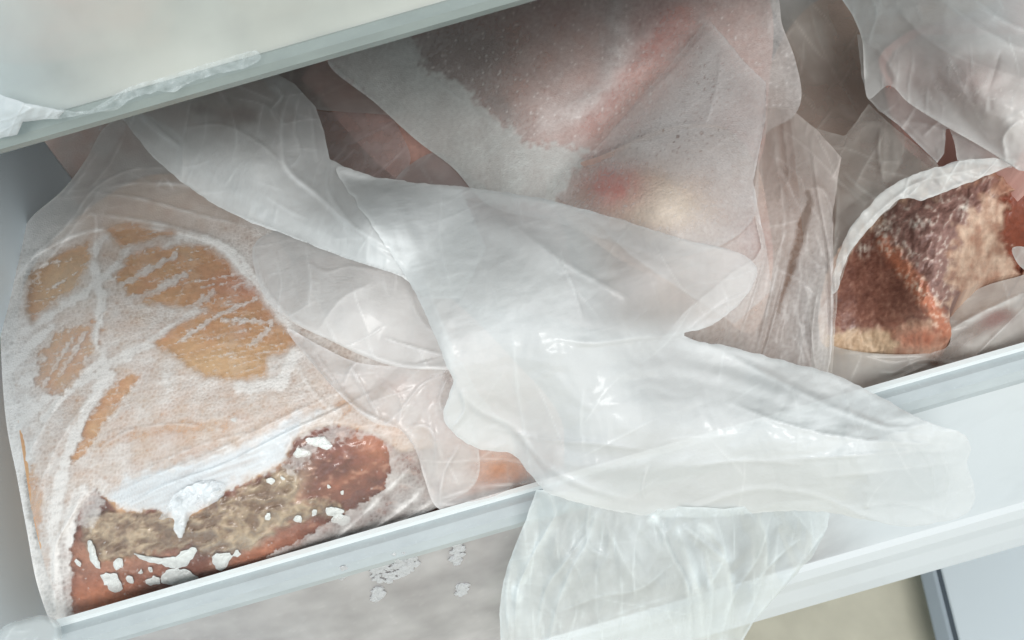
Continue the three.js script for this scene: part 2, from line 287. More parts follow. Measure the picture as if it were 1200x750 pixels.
// a bar along x whose section is given as [z, y] points
function bar(sec, x0, x1, bev = 0.0012) {
  const s = new THREE.Shape(sec.map(([z, y]) => new THREE.Vector2(z, y)));
  return new THREE.ExtrudeGeometry(s, { depth: x1 - x0, bevelEnabled: true, bevelSize: bev, bevelThickness: bev, bevelSegments: 3, steps: 1 }).applyMatrix4(new THREE.Matrix4().makeBasis(new V3(0, 0, -1), new V3(0, 1, 0), new V3(1, 0, 0))).applyMatrix4(new THREE.Matrix4().makeTranslation(x0, 0, 0));
}
const DX0 = -0.205, DX1 = 0.36;
const drawer = thing('freezer_drawer', 'pulled out translucent freezer drawer with rounded rim, full of bagged meat', 'drawer', new V3(0, 0, 0));
const smearTex = dataTexture(512, ((t) => (u, v) => { const f = t(u, v); return [0.9 + 0.18 * f, 0.9 + 0.18 * f, 0.9 + 0.17 * f]; })(tile((x, y) => fbm(x, y * 0.35, 91, 5) + 0.5 * ss(0.3, 0.5, fbm(x * 4, y * 4, 92, 3)), 16)));
const paleM = std({ map: rep(smearTex, 0.12), bumpMap: rep(grainTex, 0.08), bumpScale: 0.0002, name: 'drawer_plastic', color: new THREE.Color().setRGB(0.62, 0.68, 0.7), roughness: 0.5, clearcoat: 0.6, clearcoatRoughness: 0.15, transmission: 0.3 });
put('front_panel', panelGeo(DX0, DX1, -0.216, -0.008, -0.004, 0, 0.0016, (x, y) => {
  const f = fbm(x * 28, y * 28, 4, 5), k = ss(0.08, 0.17, x + 0.3 * (y + 0.05)), q = (0.035 * fbm(x * 60, y * 60, 6, 4) + 0.03 * ss(0.25, 0.5, fbm(x * 190, y * 190, 7, 3))) * (1 - 0.7 * k), a = clamp(0.68 + 0.42 * f * (1 - 0.75 * k) + 1.2 * q + 0.3 * k, 0.38, 0.97);
  return [lerp(0.52, 0.63, k) + q, lerp(0.505, 0.67, k) + q, lerp(0.505, 0.69, k) + q, a];
}), frostPanel({ name: 'frosted_front' }), drawer);
put('rim', bar([[-0.0045, -0.001], [0.002, -0.0005], [0.0052, -0.002], [0.0066, -0.0055], [0.006, -0.0095], [0.0026, -0.0125], [0.0005, -0.0135], [-0.0035, -0.0135]].map(([z, y]) => [-z, y]), DX0, DX1), paleM, drawer);
put('rim_edge', bar([[-0.0062, -0.001], [-0.0042, 0.0022], [-0.0026, 0.0022], [-0.0022, -0.001]].map(([z, y]) => [-z, y]), DX0, DX1, 0.0005), std({ name: 'rim_edge', color: new THREE.Color().setRGB(0.74, 0.78, 0.78), roughness: 0.3, clearcoat: 0.5 }), drawer);
put('rib', bar([[0, -0.158], [0.002, -0.16], [0.0035, -0.168], [0.003, -0.18], [0.0042, -0.196], [0.004, -0.21], [0.0015, -0.217], [0, -0.217]].map(([z, y]) => [-z, y]), DX0, DX1, 0.001), std({ name: 'drawer_rib', color: new THREE.Color().setRGB(0.6, 0.63, 0.64), roughness: 0.55, clearcoat: 0.2 }), drawer);
const sideM = std({ name: 'drawer_side', color: new THREE.Color().setRGB(0.6, 0.64, 0.66), roughness: 0.4, transparent: true, opacity: 0.8 });
put('side_panel', box(DX0 - 0.0005, DX0 + 0.0035, -0.216, -0.03, -0.4, -0.003, 0.0015), sideM, drawer);
put('side_panel', box(DX1 - 0.003, DX1 + 0.001, -0.216, -0.002, -0.4, -0.003, 0.0015), sideM, drawer);
put('base', box(DX0, DX1, -0.22, -0.2165, -0.4, -0.003, 0.001), sideM, drawer);
put('back_panel', box(DX0, DX1, -0.216, -0.01, -0.404, -0.4, 0.0015), sideM, drawer);
{ // the small rounded catch at the rim's end
  const g = surface({ out: [[-6, 746], [6, 733], [26, 726], [52, 721], [66, 727], [72, 738], [70, 752], [40, 764], [-8, 770]], ctrl: [[-6, 746, 0.004, 'z'], [70, 740, 0.006, 'z'], [50, 722, 0.0, 'z'], [20, 765, 0.012, 'z']], alpha: () => 0.5, hem: [6, 0.5], curl: [7, -2.5], color: () => [0.75, 0.8, 0.81] });
  put('catch', g[0], M.film, drawer);
}
// ---------------------------------------------------------------- the drawer above
const UZ = -0.1, UY = 0.168;
const upper = thing('freezer_drawer', 'closed upper freezer drawer with frosted greenish front, partly cut off at top', 'drawer', new V3(0, UY, UZ));
const greenM = std({ map: rep(smearTex, 0.1), bumpMap: rep(grainTex, 0.07), bumpScale: 0.0003, name: 'green_plastic', color: new THREE.Color().setRGB(0.33, 0.38, 0.365), roughness: 0.3, clearcoat: 0.5, clearcoatRoughness: 0.2, transmission: 0.25 });
put('front_panel', panelGeo(-0.23, 0.36, UY + 0.003, UY + 0.2, UZ - 0.003, UZ, 0.003, (x, y) => {
  const f = fbm(x * 16, y * 16, 14, 5), g = fbm(x * 9 + 3, y * 9, 17, 4), w = ss(-0.06, -0.15, x), a = clamp(0.54 + 0.34 * f + 0.2 * ss(0.02, 0.06, x) + 0.25 * ss(0.02, 0.0, y - UY), 0.4, 0.95); return [lerp(0.6, 0.52, w) + 0.04 * g, lerp(0.62, 0.6, w), lerp(0.58, 0.62, w) - 0.02 * g, a];
}), frostPanel({ name: 'frosted_green_front' }), upper);
put('lip', bar([[-0.003, 0.001], [-0.0005, -0.0006], [0.0022, -0.0003], [0.0036, 0.0018], [0.0033, 0.0042], [0.0008, 0.0062], [-0.003, 0.0062]].map(([z, y]) => [-z, y + UY]).map(([z, y]) => [z, y]), -0.23, 0.36, 0.0008).translate(0, 0, UZ), greenM, upper);
put('base', box(-0.23, 0.36, UY + 0.003, UY + 0.006, -0.43, UZ - 0.004, 0.001), greenM, upper);
{
  const lump = (sx, sy, sz, x, y, z, c, seed) => { const g = new THREE.SphereGeometry(1, 60, 40), p = g.attributes.position, C = []; for (let i = 0; i < p.count; i++) { const q = new V3().fromBufferAttribute(p, i), k = 1 + 0.16 * fbm(q.x * 2 + seed, q.y * 2 + q.z, seed, 4); p.setXYZ(i, Math.sign(q.x) * Math.abs(q.x) ** 0.7 * sx * k + x, Math.sign(q.y) * Math.abs(q.y) ** 0.7 * sy * k + y, q.z * sz * k + z); C.push(...c.map((v) => v * (1 + 0.3 * fbm(q.x * 5, q.y * 5, seed + 3, 4)))); } g.setAttribute('color', new THREE.Float32BufferAttribute(C, 3)); g.computeVertexNormals(); return g; };
  const sp = [[0.05, 0.05, 0.04, -0.1, 0.055, -0.048, [0.62, 0.26, 0.18], 2, 'pinkish frozen meat packet blurred behind the upper drawer front, nearest the left end'], [0.05, 0.06, 0.04, -0.01, 0.055, -0.048, [0.34, 0.22, 0.13], 5, 'brownish frozen packet blurred behind the upper drawer front, further right']];
  for (const [sx, sy, sz, x, y, z, c, s, l] of sp) { const m = put('frozen_packet', lump(sx, sy, sz, x, y + UY, z + UZ, c, s), M.meat); tag(m, l, 'frozen packet'); }
}
// ================================================================ MEAT
const RIND = [0.55, 0.335, 0.175], RIND2 = [0.54, 0.285, 0.155], LEAN = [0.13, 0.045, 0.03], LEAN2 = [0.22, 0.075, 0.048], ORANGE = [0.5, 0.19, 0.1];
// the joint in the corner: rind above, the sawn face below
const cutPoly = [[60, 650], [82, 610], [110, 570], [128, 588], [137, 600], [160, 600], [185, 595], [205, 610], [235, 600], [255, 580], [300, 560], [330, 545], [345, 515], [370, 501], [395, 497], [440, 508], [470, 530], [540, 520], [540, 600], [86, 745], [60, 690]];
const fatPoly = [[100, 605], [150, 596], [190, 602], [250, 588], [310, 560], [330, 548], [352, 556], [345, 590], [385, 583], [405, 598], [330, 615], [300, 640], [245, 652], [225, 640], [160, 652], [120, 656], [98, 642]];
const cutM = blot(cutPoly, 3, 1.2, 12, 1), fatM = blot(fatPoly, 5, 6, 12, 2);
const rindLump = (x, y) => 1.6 * fbm(x / 90, y / 60, 3, 3) + 0.35 * fbm(x / 14, y / 9, 8, 3);
const O_pork = [[30, 330], [60, 285], [110, 240], [180, 205], [250, 215], [310, 260], [350, 320], [400, 390], [450, 440], [490, 480], [512, 530], [505, 592], [420, 637], [330, 663], [240, 688], [160, 710], [86, 732], [62, 690], [42, 620], [28, 540], [18, 460], [20, 390]];
const joint = surface({
  out: O_pork, step: 1.7, solid: 0.15, undercut: 0.05, mats: [0, 0, 0],
  ctrl: [[30, 330, 0.03], [60, 285, 0.035], [110, 240, 0.042], [180, 205, 0.045], [310, 260, 0.055], [200, 320, 0.062], [100, 350, 0.055], [20, 430, 0.036], [350, 360, 0.06], [250, 440, 0.064], [120, 470, 0.054], [60, 540, 0.04], [450, 450, 0.05], [120, 575, 0.038], [200, 600, 0.034], [300, 555, 0.045], [440, 505, 0.046], [500, 520, 0.035], [90, 725, -0.012, 'z'], [240, 688, -0.011, 'z'], [400, 642, -0.011, 'z'], [500, 595, -0.013, 'z'], [45, 640, 0.02], [100, 660, 0.014], [250, 640, 0.018], [380, 590, 0.022]],
  fine: (x, y) => { const c = cutM(x, y), f = fatM(x, y) * c; return rindLump(x, y) * (1 - 0.5 * c) + f * (3.6 * ridged(x / 24 + y / 60, y / 13, 4, 4) - 0.8) + c * (1 - f) * 1.7 * fbm(x / 17, y / 13, 6, 5) - c * 1.5; },
  color: (x, y) => {
    const c = cutM(x, y), f = fatM(x, y), g = fbm(x / 26, y / 20, 11, 4), h = fbm(x / 7, y / 6, 12, 4);
    let k = mix(RIND, RIND2, clamp(0.5 + 0.9 * g + 0.5 * ss(220, 320, x) * ss(430, 300, y)));
    k = mix(k, [0.57, 0.38, 0.21], clamp(0.7 * disc(260, 425, 60, 22)(x, y) + 0.8 * disc(75, 325, 50, 35)(x, y)));
    k = mix(k, [0.52, 0.25, 0.17], 0.8 * disc(285, 335, 50, 22)(x, y));
    k = k.map((v) => v * (1 + 0.22 * h));
    if (c > 0) {
      let m = mix(LEAN, LEAN2, clamp(0.45 + 1.5 * g)); m = mix(m, [0.45, 0.24, 0.17], 0.7 * ss(0.12, 0.4, fbm(x / 17, y / 9, 13, 4)));
      m = mix(m, ORANGE, clamp(1.0 * disc(120, 705, 60, 28)(x, y) + 0.75 * disc(300, 655, 60, 22, -0.5)(x, y) + 0.7 * disc(435, 520, 30, 16, 0.5)(x, y) + 0.3 * disc(410, 560, 40, 6, -0.5)(x, y)));
      m = mix(m, [0.5, 0.24, 0.14], 0.7 * disc(130, 650, 60, 20)(x, y));
      m = mix(m, mix([0.2, 0.125, 0.08], [0.52, 0.4, 0.27], clamp(0.1 + 0.5 * h + 0.9 * g + 0.9 * ridged(x / 24 + y / 60, y / 13, 4, 4) - 0.4)), f);
      m = mix(m, [0.52, 0.42, 0.3], 0.8 * clamp(disc(345, 560, 16, 26, 0.4)(x, y) + disc(300, 628, 40, 9, -0.6)(x, y)) * clamp(0.6 + g)); m = m.map((v) => v * (1 + 0.3 * h)); k = mix(k, m, c);
    }
    return k;
  },
  part: (x, y) => cutM(x, y) < 0.5 ? 0 : fatM(x, y) > 0.5 ? 2 : 1,
});
const jointT = thing('pork_joint', 'big frozen pork joint in the left corner, orange rind above and raw cut face below', 'meat', onY(250, 480, -0.05));
put('rind', joint[0], M.rind, jointT, 'orange tan rind'); put('lean_meat', joint[1], M.meat, jointT, 'dark red frozen cut face'); put('fat', joint[2], M.meat, jointT, 'beige knobbly seam of fat');

// pale chunk between the joint and the drawer's front, under the crumpled bag
const chunk = surface({
  out: [[330, 320], [400, 300], [500, 330], [600, 420], [660, 500], [640, 572], [560, 586], [515, 590], [480, 520], [420, 480], [350, 400]], step: 2.6, solid: 0.12,
  ctrl: [[330, 320, 0.05], [500, 340, 0.05], [650, 500, 0.03], [630, 572, -0.012, 'z'], [515, 588, -0.013, 'z'], [480, 480, 0.045], [420, 400, 0.055], [560, 470, 0.045], [580, 540, 0.02]],
  fine: (x, y) => 1.6 * fbm(x / 40, y / 40, 15, 4),
  color: (x, y) => { const g = fbm(x / 24, y / 20, 16, 5); let k = mix([0.5, 0.24, 0.17], [0.55, 0.36, 0.28], clamp(0.5 + g)); k = mix(k, [0.5, 0.22, 0.11], disc(585, 550, 50, 26)(x, y)); k = mix(k, [0.62, 0.36, 0.26], disc(470, 450, 60, 30)(x, y)); return k.map((v) => v * (1 + 0.35 * fbm(x / 6, y / 5, 17, 3))); },
});
const chunkT = put('meat_chunk', chunk[0], M.meat); tag(chunkT, 'pinkish brown meat chunk under the crumpled film, between joint and drawer front', 'meat');

// slab at the back, mauve under frost
const slab = surface({
  out: [[350, 100], [420, 40], [520, 10], [640, -20], [890, -20], [900, 120], [890, 190], [850, 250], [700, 260], [560, 235], [430, 220], [370, 170]], step: 3, solid: 0.12,
  ctrl: [[350, 100, 0.0], [420, 40, 0.02], [640, -10, 0.05], [900, -10, 0.06], [895, 120, 0.035], [880, 220, 0.025], [600, 120, 0.055], [700, 140, 0.045], [560, 235, 0.02], [430, 210, 0.0], [780, 60, 0.062], [700, 250, 0.03]],
  fine: (x, y) => 2 * fbm(x / 50, y / 45, 25, 4) - 5 * (1 - ss(0, 42, segDist([[800, 40], [740, 100], [700, 160], [640, 225]], x, y))),
  color: (x, y) => { const g = fbm(x / 30, y / 26, 26, 5), h = fbm(x / 5, y / 6, 28, 4); let k = mix([0.56, 0.34, 0.29], [0.68, 0.42, 0.36], clamp(0.5 + 1.4 * g)); k = mix(k, [0.34, 0.27, 0.25], clamp(disc(560, 60, 60, 40)(x, y) + disc(590, 130, 40, 22, 0.7)(x, y) + disc(500, 80, 50, 40)(x, y))); k = mix(k, [0.45, 0.19, 0.16], clamp(disc(770, 30, 60, 60)(x, y) + 0.7 * disc(705, 125, 24, 60, 0.6)(x, y) + 0.6 * disc(650, 15, 60, 20)(x, y))); return k.map((v) => v * (1 + 0.3 * h)); },
});
tag(put('meat_slab', slab[0], M.meat), 'mauve red frozen meat slab under grey frosted film at the back of the drawer', 'meat');

// pale piece under the tent of film
const pale = surface({
  out: [[640, 225], [660, 200], [710, 180], [780, 150], [850, 150], [885, 190], [900, 250], [905, 320], [880, 390], [820, 350], [720, 300]], step: 2.6, solid: 0.12,
  ctrl: [[640, 225, 0.03], [710, 185, 0.05], [790, 155, 0.055], [860, 160, 0.05], [895, 230, 0.04], [900, 320, 0.02], [870, 390, 0.0], [770, 230, 0.066], [830, 300, 0.05], [720, 290, 0.04], [700, 225, 0.052]],
  fine: (x, y) => 1.2 * fbm(x / 40, y / 40, 35, 4),
  color: (x, y) => { const g = fbm(x / 30, y / 30, 36, 4), h = fbm(x / 6, y / 9, 37, 4); let k = mix([0.6, 0.43, 0.36], [0.66, 0.47, 0.37], clamp(0.5 + g)); k = mix(k, [0.68, 0.56, 0.45], clamp(1.3 * disc(772, 238, 62, 38, 0.3)(x, y))); k = mix(k, [0.55, 0.17, 0.13], clamp(1.2 * disc(715, 215, 36, 28)(x, y) * (0.6 + 1.2 * ridged(x / 8, y / 22, 3, 3) * 0.5))); k = mix(k, [0.42, 0.16, 0.13], 0.7 * disc(890, 280, 30, 40)(x, y)); return k.map((v) => v * (1 + 0.2 * h)); },
});
tag(put('meat_piece', pale[0], M.meat), 'pale pink piece of fat and skin under the tent of frosted film, in the middle', 'meat');

// the bare cut on the right
const mFace = blot([[970, 340], [1000, 285], [1028, 268], [1050, 295], [1075, 340], [1090, 372], [1050, 384], [1000, 388], [970, 396]], 6, 6, 16, 44);
const mCrust = blot([[1020, 285], [1035, 250], [1060, 228], [1100, 222], [1150, 205], [1168, 212], [1150, 236], [1126, 262], [1116, 300], [1116, 350], [1118, 392], [1100, 385], [1078, 340], [1050, 292]], 8, 13, 16, 47);
const mCream = blot([[966, 390], [1005, 386], [1040, 390], [1052, 405], [1030, 422], [960, 424]], 5, 5, 12, 45);
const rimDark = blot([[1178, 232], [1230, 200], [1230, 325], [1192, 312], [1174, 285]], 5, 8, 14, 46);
const mRidge = (x, y) => 1 - ss(2, 15, segDist([[1036, 285], [1050, 305], [1072, 330], [1092, 360], [1108, 385]], x, y) + 9 * fbm(x / 10, y / 10, 53, 3));
const fibre = (x, y) => ridged(x / 16 + y / 34 + 0.4 * fbm(x / 14, y / 14, 55, 2), y / 30 - x / 60, 56, 4);
const cut = surface({
  out: [[962, 400], [966, 330], [990, 280], [1020, 240], [1050, 215], [1090, 200], [1150, 190], [1230, 175], [1235, 240], [1230, 318], [1190, 321], [1150, 332], [1117, 350], [1113, 372], [1114, 396], [1100, 407], [1076, 411], [1050, 408], [1020, 413], [980, 414]], step: 1.6, solid: 0.14, undercut: 0.5, mats: [0, 0], jag: 1.2,
  ctrl: [[962, 400, 0.0], [966, 330, 0.008], [1020, 240, 0.03], [1090, 200, 0.045], [1225, 180, 0.045], [1225, 318, 0.0], [1150, 331, 0.004], [1113, 396, 0.003], [1076, 411, -0.004], [1040, 411, -0.006], [980, 413, -0.008], [1000, 370, 0.003], [1045, 330, 0.022], [1090, 372, 0.026], [1080, 270, 0.046], [1105, 330, 0.037], [1150, 280, 0.033], [1190, 240, 0.04], [1190, 290, 0.014]],
  fine: (x, y) => { const cr = mCrust(x, y), fa = mFace(x, y), r = fibre(x, y); return cr * (1.7 * r - 0.8 + 0.7 * fbm(x / 5, y / 6, 50, 3)) + (1 - cr) * (1 - fa) * (1.3 * fbm(x / 20, y / 18, 52, 5) + 1.5 * ridged(x / 12, y / 34, 59, 3) - 0.8) + 1.0 * mRidge(x, y) * (0.6 + r) - 5 * rimDark(x, y) + fa * 0.7 * fbm(x / 16, y / 16, 60, 4); },
  color: (x, y) => {
    const g = fbm(x / 18, y / 20, 53, 5), h = fbm(x / 5, y / 6, 54, 4), r = fibre(x, y), v = ridged(x / 12, y / 34, 59, 3);
    let k = mix([0.34, 0.19, 0.13], [0.55, 0.39, 0.29], clamp(0.45 + 1.3 * g + 0.9 * (v - 0.55)));                                  // tan fat
    k = mix(k, [0.3, 0.15, 0.1], clamp(0.9 * disc(1160, 215, 50, 18)(x, y) + 0.5 * ss(0.2, 0.45, -g)));
    const cr = mix(mix([0.15, 0.07, 0.055], [0.26, 0.14, 0.115], clamp(2.4 * r - 0.9 + g)), [0.46, 0.35, 0.3], clamp(1.1 * ss(0.78, 1.0, r + 0.35 * h + 0.25 * g)));
    k = mix(k, cr, mCrust(x, y));
    k = mix(k, mix([0.13, 0.045, 0.03], [0.23, 0.09, 0.06], clamp(0.5 + 1.2 * g)), mFace(x, y) * (1 - 0.3 * clamp(h + 0.2)));
    k = mix(k, mix([0.5, 0.17, 0.09], [0.66, 0.45, 0.34], ss(0.0, 0.4, h + g)), 0.85 * mRidge(x, y));
    k = mix(k, [0.5, 0.17, 0.1], clamp(1.1 * disc(1078, 396, 34, 14)(x, y)) * (0.75 + 0.6 * g));
    k = mix(k, mix([0.4, 0.26, 0.16], [0.55, 0.4, 0.27], clamp(0.6 + g)), mCream(x, y));
    k = mix(k, [0.62, 0.55, 0.48], clamp(0.9 * (disc(1036, 268, 12, 18)(x, y) + disc(1012, 292, 7, 8)(x, y) + disc(1075, 262, 9, 6)(x, y) + disc(1130, 243, 6, 9)(x, y)) * (0.5 + 2 * h)));
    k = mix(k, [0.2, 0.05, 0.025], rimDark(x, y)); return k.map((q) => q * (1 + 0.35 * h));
  },
  part: (x, y) => (mCrust(x, y) > 0.5 || mFace(x, y) > 0.5 || rimDark(x, y) > 0.5 || disc(1078, 396, 34, 14)(x, y) > 0.5) ? 0 : 1,
});
const cutT = thing('raw_meat_cut', 'bare reddish brown meat with cream fat sticking out of an opened bag at right', 'meat', onY(1080, 330, -0.05));
put('lean_meat', cut[0], M.cut, cutT); put('fat', cut[1], M.meat, cutT, 'cream coloured fat');

// pale packet at the top right
const pack = surface({
  out: [[1030, 70], [1060, 40], [1120, 20], [1225, 0], [1225, 205], [1185, 190], [1150, 170], [1105, 147], [1062, 118], [1040, 95]], step: 3, solid: 0.035,
  ctrl: [[1030, 75, 0.065], [1120, 20, 0.075], [1215, 0, 0.07], [1215, 200, 0.06], [1105, 147, 0.05], [1062, 118, 0.052], [1130, 90, 0.085], [1180, 130, 0.08]],
  fine: (x, y) => 1.5 * fbm(x / 40, y / 36, 65, 4),
  color: (x, y) => mix([0.6, 0.33, 0.29], [0.72, 0.46, 0.41], clamp(0.5 + fbm(x / 25, y / 22, 66, 5) * 1.3)),
});
tag(put('meat_packet', pack[0], M.meat), 'pale pink meat packet under white film at the upper right', 'meat');

// brown pieces in the shade at the back left
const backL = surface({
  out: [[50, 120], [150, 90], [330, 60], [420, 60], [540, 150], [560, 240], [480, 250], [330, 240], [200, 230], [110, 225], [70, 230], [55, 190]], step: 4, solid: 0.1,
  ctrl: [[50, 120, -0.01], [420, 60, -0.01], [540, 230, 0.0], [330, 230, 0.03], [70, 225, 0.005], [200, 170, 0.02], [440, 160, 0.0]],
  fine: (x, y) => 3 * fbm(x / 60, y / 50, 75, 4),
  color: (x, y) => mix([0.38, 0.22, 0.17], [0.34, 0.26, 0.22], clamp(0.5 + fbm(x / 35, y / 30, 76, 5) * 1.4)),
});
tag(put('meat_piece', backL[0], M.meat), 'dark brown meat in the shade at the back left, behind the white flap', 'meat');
// meat and shade below the bag on the far right
const low = surface({
  out: [[880, 150], [935, 20], [1000, -15], [1225, -15], [1225, 430], [1120, 440], [1020, 465], [900, 440], [860, 380], [880, 260]], step: 4, solid: 0.08,
  ctrl: [[880, 150, 0.0], [935, 20, 0.01], [1215, 0, 0.02], [1215, 425, -0.022], [1020, 462, -0.025], [880, 400, -0.02], [1100, 380, -0.03], [960, 200, 0.0], [1150, 370, -0.022], [1215, 290, -0.035]],
  fine: (x, y) => 2 * fbm(x / 50, y / 45, 85, 4),
  color: (x, y) => mix(mix([0.38, 0.26, 0.2], [0.48, 0.33, 0.26], clamp(0.5 + fbm(x / 35, y / 30, 86, 5) * 1.4)), [0.4, 0.1, 0.07], clamp(disc(1168, 375, 22, 14)(x, y) * 1.2)),
});
tag(put('meat_piece', low[0], M.meat), 'brown meat lying lowest at the right, glimpsed between the bare cut and the rim', 'meat');
// ================================================================ BAGS
const bub = (x, y, f, s) => { const w = worley(x / f, y / f, s); return w[1] - w[0]; };
const W = (v, a = 1, b = 1, c = 1) => [v * a, v * b, v * c];
// ---- the bag drawn tight over the joint
const bagA = thing('plastic_bag', 'clear plastic bag drawn tight over the pork joint, frosted white with clear windows', 'plastic bag', onY(250, 480, -0.04));
const windows = most([
  blot([[33, 322], [60, 300], [104, 283], [109, 300], [95, 322], [86, 338], [60, 356], [37, 379], [30, 365]], 6, 2.7, 15, 101),
  blot([[122, 268], [145, 260], [207, 273], [142, 292]], 6, 2.2, 15, 102),
  blot([[132, 324], [150, 300], [185, 290], [240, 287], [266, 305], [277, 320], [305, 348], [317, 368], [346, 395], [340, 412], [313, 418], [312, 440], [290, 444], [240, 443], [215, 426], [178, 402], [205, 384], [240, 362], [182, 358], [152, 350]], 6, 3.6, 15, 103),
  (x, y) => 0.75 * blotW4(x, y),
  blot([[82, 545], [100, 495], [122, 462], [150, 440], [166, 440], [138, 475], [120, 498], [100, 530]], 3, 5, 10, 105),
  (x, y) => 0.7 * blotW6(x, y),
]);
const blotW4 = blot([[63, 392], [116, 374], [118, 396], [97, 430], [72, 467], [40, 452], [50, 415]], 3, 8, 8, 104);
const blotW6 = blot([[28, 560], [40, 545], [50, 585], [44, 640], [34, 605]], 3, 4, 9, 106);
const streaks = most([
  stroke([[143, 333], [175, 316], [205, 299]], 5, 3, 8, 111), stroke([[152, 352], [185, 340], [214, 322]], 6, 3, 8, 112), stroke([[183, 388], [215, 366], [250, 343]], 6, 4, 8, 113), stroke([[214, 398], [250, 372], [300, 350]], 3.2, 2, 8, 114),
  stroke([[258, 375], [300, 377], [316, 378]], 3.5, 3, 7, 115), stroke([[296, 403], [310, 392], [318, 380]], 5, 4, 7, 116), stroke([[230, 330], [260, 324], [282, 320]], 1.8, 2, 6, 117), stroke([[234, 336], [265, 331]], 1.5, 2, 6, 118),
  stroke([[40, 315], [70, 305]], 2, 2, 6, 119), stroke([[55, 342], [90, 318]], 1.4, 2, 6, 120), stroke([[70, 440], [100, 390]], 3, 3, 7, 121), stroke([[50, 455], [85, 395]], 2.5, 3, 7, 122),
  stroke([[120, 420], [108, 395], [133, 340], [118, 300]], 6, 4, 12, 123),
]);
const specks = (x, y) => { const w = worley(x / 9, y / 9, 131); return w[2] > 0.82 ? 1 - ss(0.1, 0.2, w[0]) : 0; };
const cutWin = blot([[84, 700], [84, 640], [92, 600], [112, 574], [137, 594], [160, 600], [186, 596], [206, 606], [240, 592], [262, 578], [300, 560], [332, 545], [345, 517], [371, 503], [395, 499], [440, 510], [452, 522], [458, 545], [448, 577], [424, 590], [404, 602], [382, 612], [360, 628], [318, 648], [292, 676], [240, 688], [158, 708], [86, 733]], 2, 3.5, 9, 107);
const cutFrost = most([
  blot([[92, 590], [110, 572], [122, 590], [106, 622], [92, 615]], 4, 5, 8, 141), blot([[330, 545], [392, 497], [440, 508], [380, 520], [340, 560]], 3, 7, 7, 142),
]);
const stroke3 = most([[[112, 405], [120, 350], [104, 298]], [[30, 388], [88, 352], [130, 318], [152, 288]], [[118, 432], [180, 400], [236, 362]], [[50, 490], [90, 450], [120, 420]], [[5, 440], [40, 400], [60, 385]], [[130, 322], [200, 291], [268, 296]], [[70, 560], [100, 480], [128, 440]], [[20, 500], [50, 470], [110, 440]], [[108, 300], [122, 272], [140, 262]], [[205, 275], [262, 290], [300, 330], [345, 392]], [[345, 415], [330, 450], [280, 455]]].map((p, i) => stroke(p, 5 + 5 * hash(i, 2, 8), 3, 12, 160 + i)));
const frostA = (x, y) => {
  const b = bub(x, y, 5.2, 133), f = fbm(x / 26, y / 26, 134, 4), hi = fbm(x / 4, y / 4, 135, 3);
  const low = ss(430, 520, y) * ss(110, 200, x);                                 // thinner, pinkish frost above the cut face
  let a = lerp(0.64, 0.5, low) + 0.34 * f + lerp(0.34, 0.22, low) * (0.3 - b) + 0.07 * hi + 0.3 * stroke3(x, y) + 0.12 * (ridged((x - y * 0.5) / 60, (y + x * 0.55) / 14, 136, 3) - 0.55);
  a = lerp(a, 0.52 + 0.16 * f + 0.25 * ss(110, 20, x), ss(300, 250, y + 0.08 * x - 10));                // loose film at the top
  a += 0.25 * ss(60, 20, x) * ss(340, 420, y);
  a += 0.3 * stroke1(x, y) - 0.2 * dark1(x, y); a = lerp(a, 0.84 + 0.3 * (ridged((x - y * 0.2) / 70, (y + x * 0.42) / 8, 137, 2) - 0.6), fog(x, y));
  let k = windows(x, y); k *= 1 - 0.9 * streaks(x, y); k *= 1 - 0.75 * ss(0.74, 0.92, ridged((x + y * 0.6) / 80, (y - x * 0.1 + (x + y) * 0.45) / 13, 138, 3)); k *= 0.97 - 0.1 * clamp(1.5 * f + 0.3); k = Math.max(k, cutWin(x, y) * (1 - 0.75 * cutFrost(x, y)));
  k *= 1 - 0.8 * specks(x, y);
  return lerp(clamp(a, 0.2, 0.97), 0.07, clamp(k));
};
const stroke1 = most([stroke([[140, 590], [200, 560], [280, 535], [390, 485]], 14, 6, 12, 151), stroke([[72, 560], [62, 620], [66, 690], [76, 735]], 9, 3, 12, 152), stroke([[95, 575], [80, 610], [84, 640]], 10, 4, 8, 153), stroke([[160, 600], [210, 588], [260, 575], [330, 535]], 9, 5, 9, 154)]);
const dark1 = most([stroke([[250, 560], [320, 520], [400, 480], [470, 450]], 12, 5, 14, 155), stroke([[120, 520], [200, 500], [260, 498]], 8, 4, 14, 156)]);
const fog = blot([[128, 582], [150, 560], [215, 545], [290, 522], [345, 488], [372, 482], [350, 505], [332, 540], [300, 556], [250, 576], [205, 598], [160, 600], [140, 598]], 8, 7, 14, 157);
const O_bagA = [[1, 345], [6, 308], [34, 258], [74, 222], [100, 188], [122, 150], [150, 132], [200, 150], [260, 215], [330, 250], [480, 330], [530, 430], [560, 560], [512, 595], [400, 643], [240, 692], [140, 722], [78, 741], [64, 735], [45, 690], [31, 620], [20, 560], [8, 500], [2, 430]];
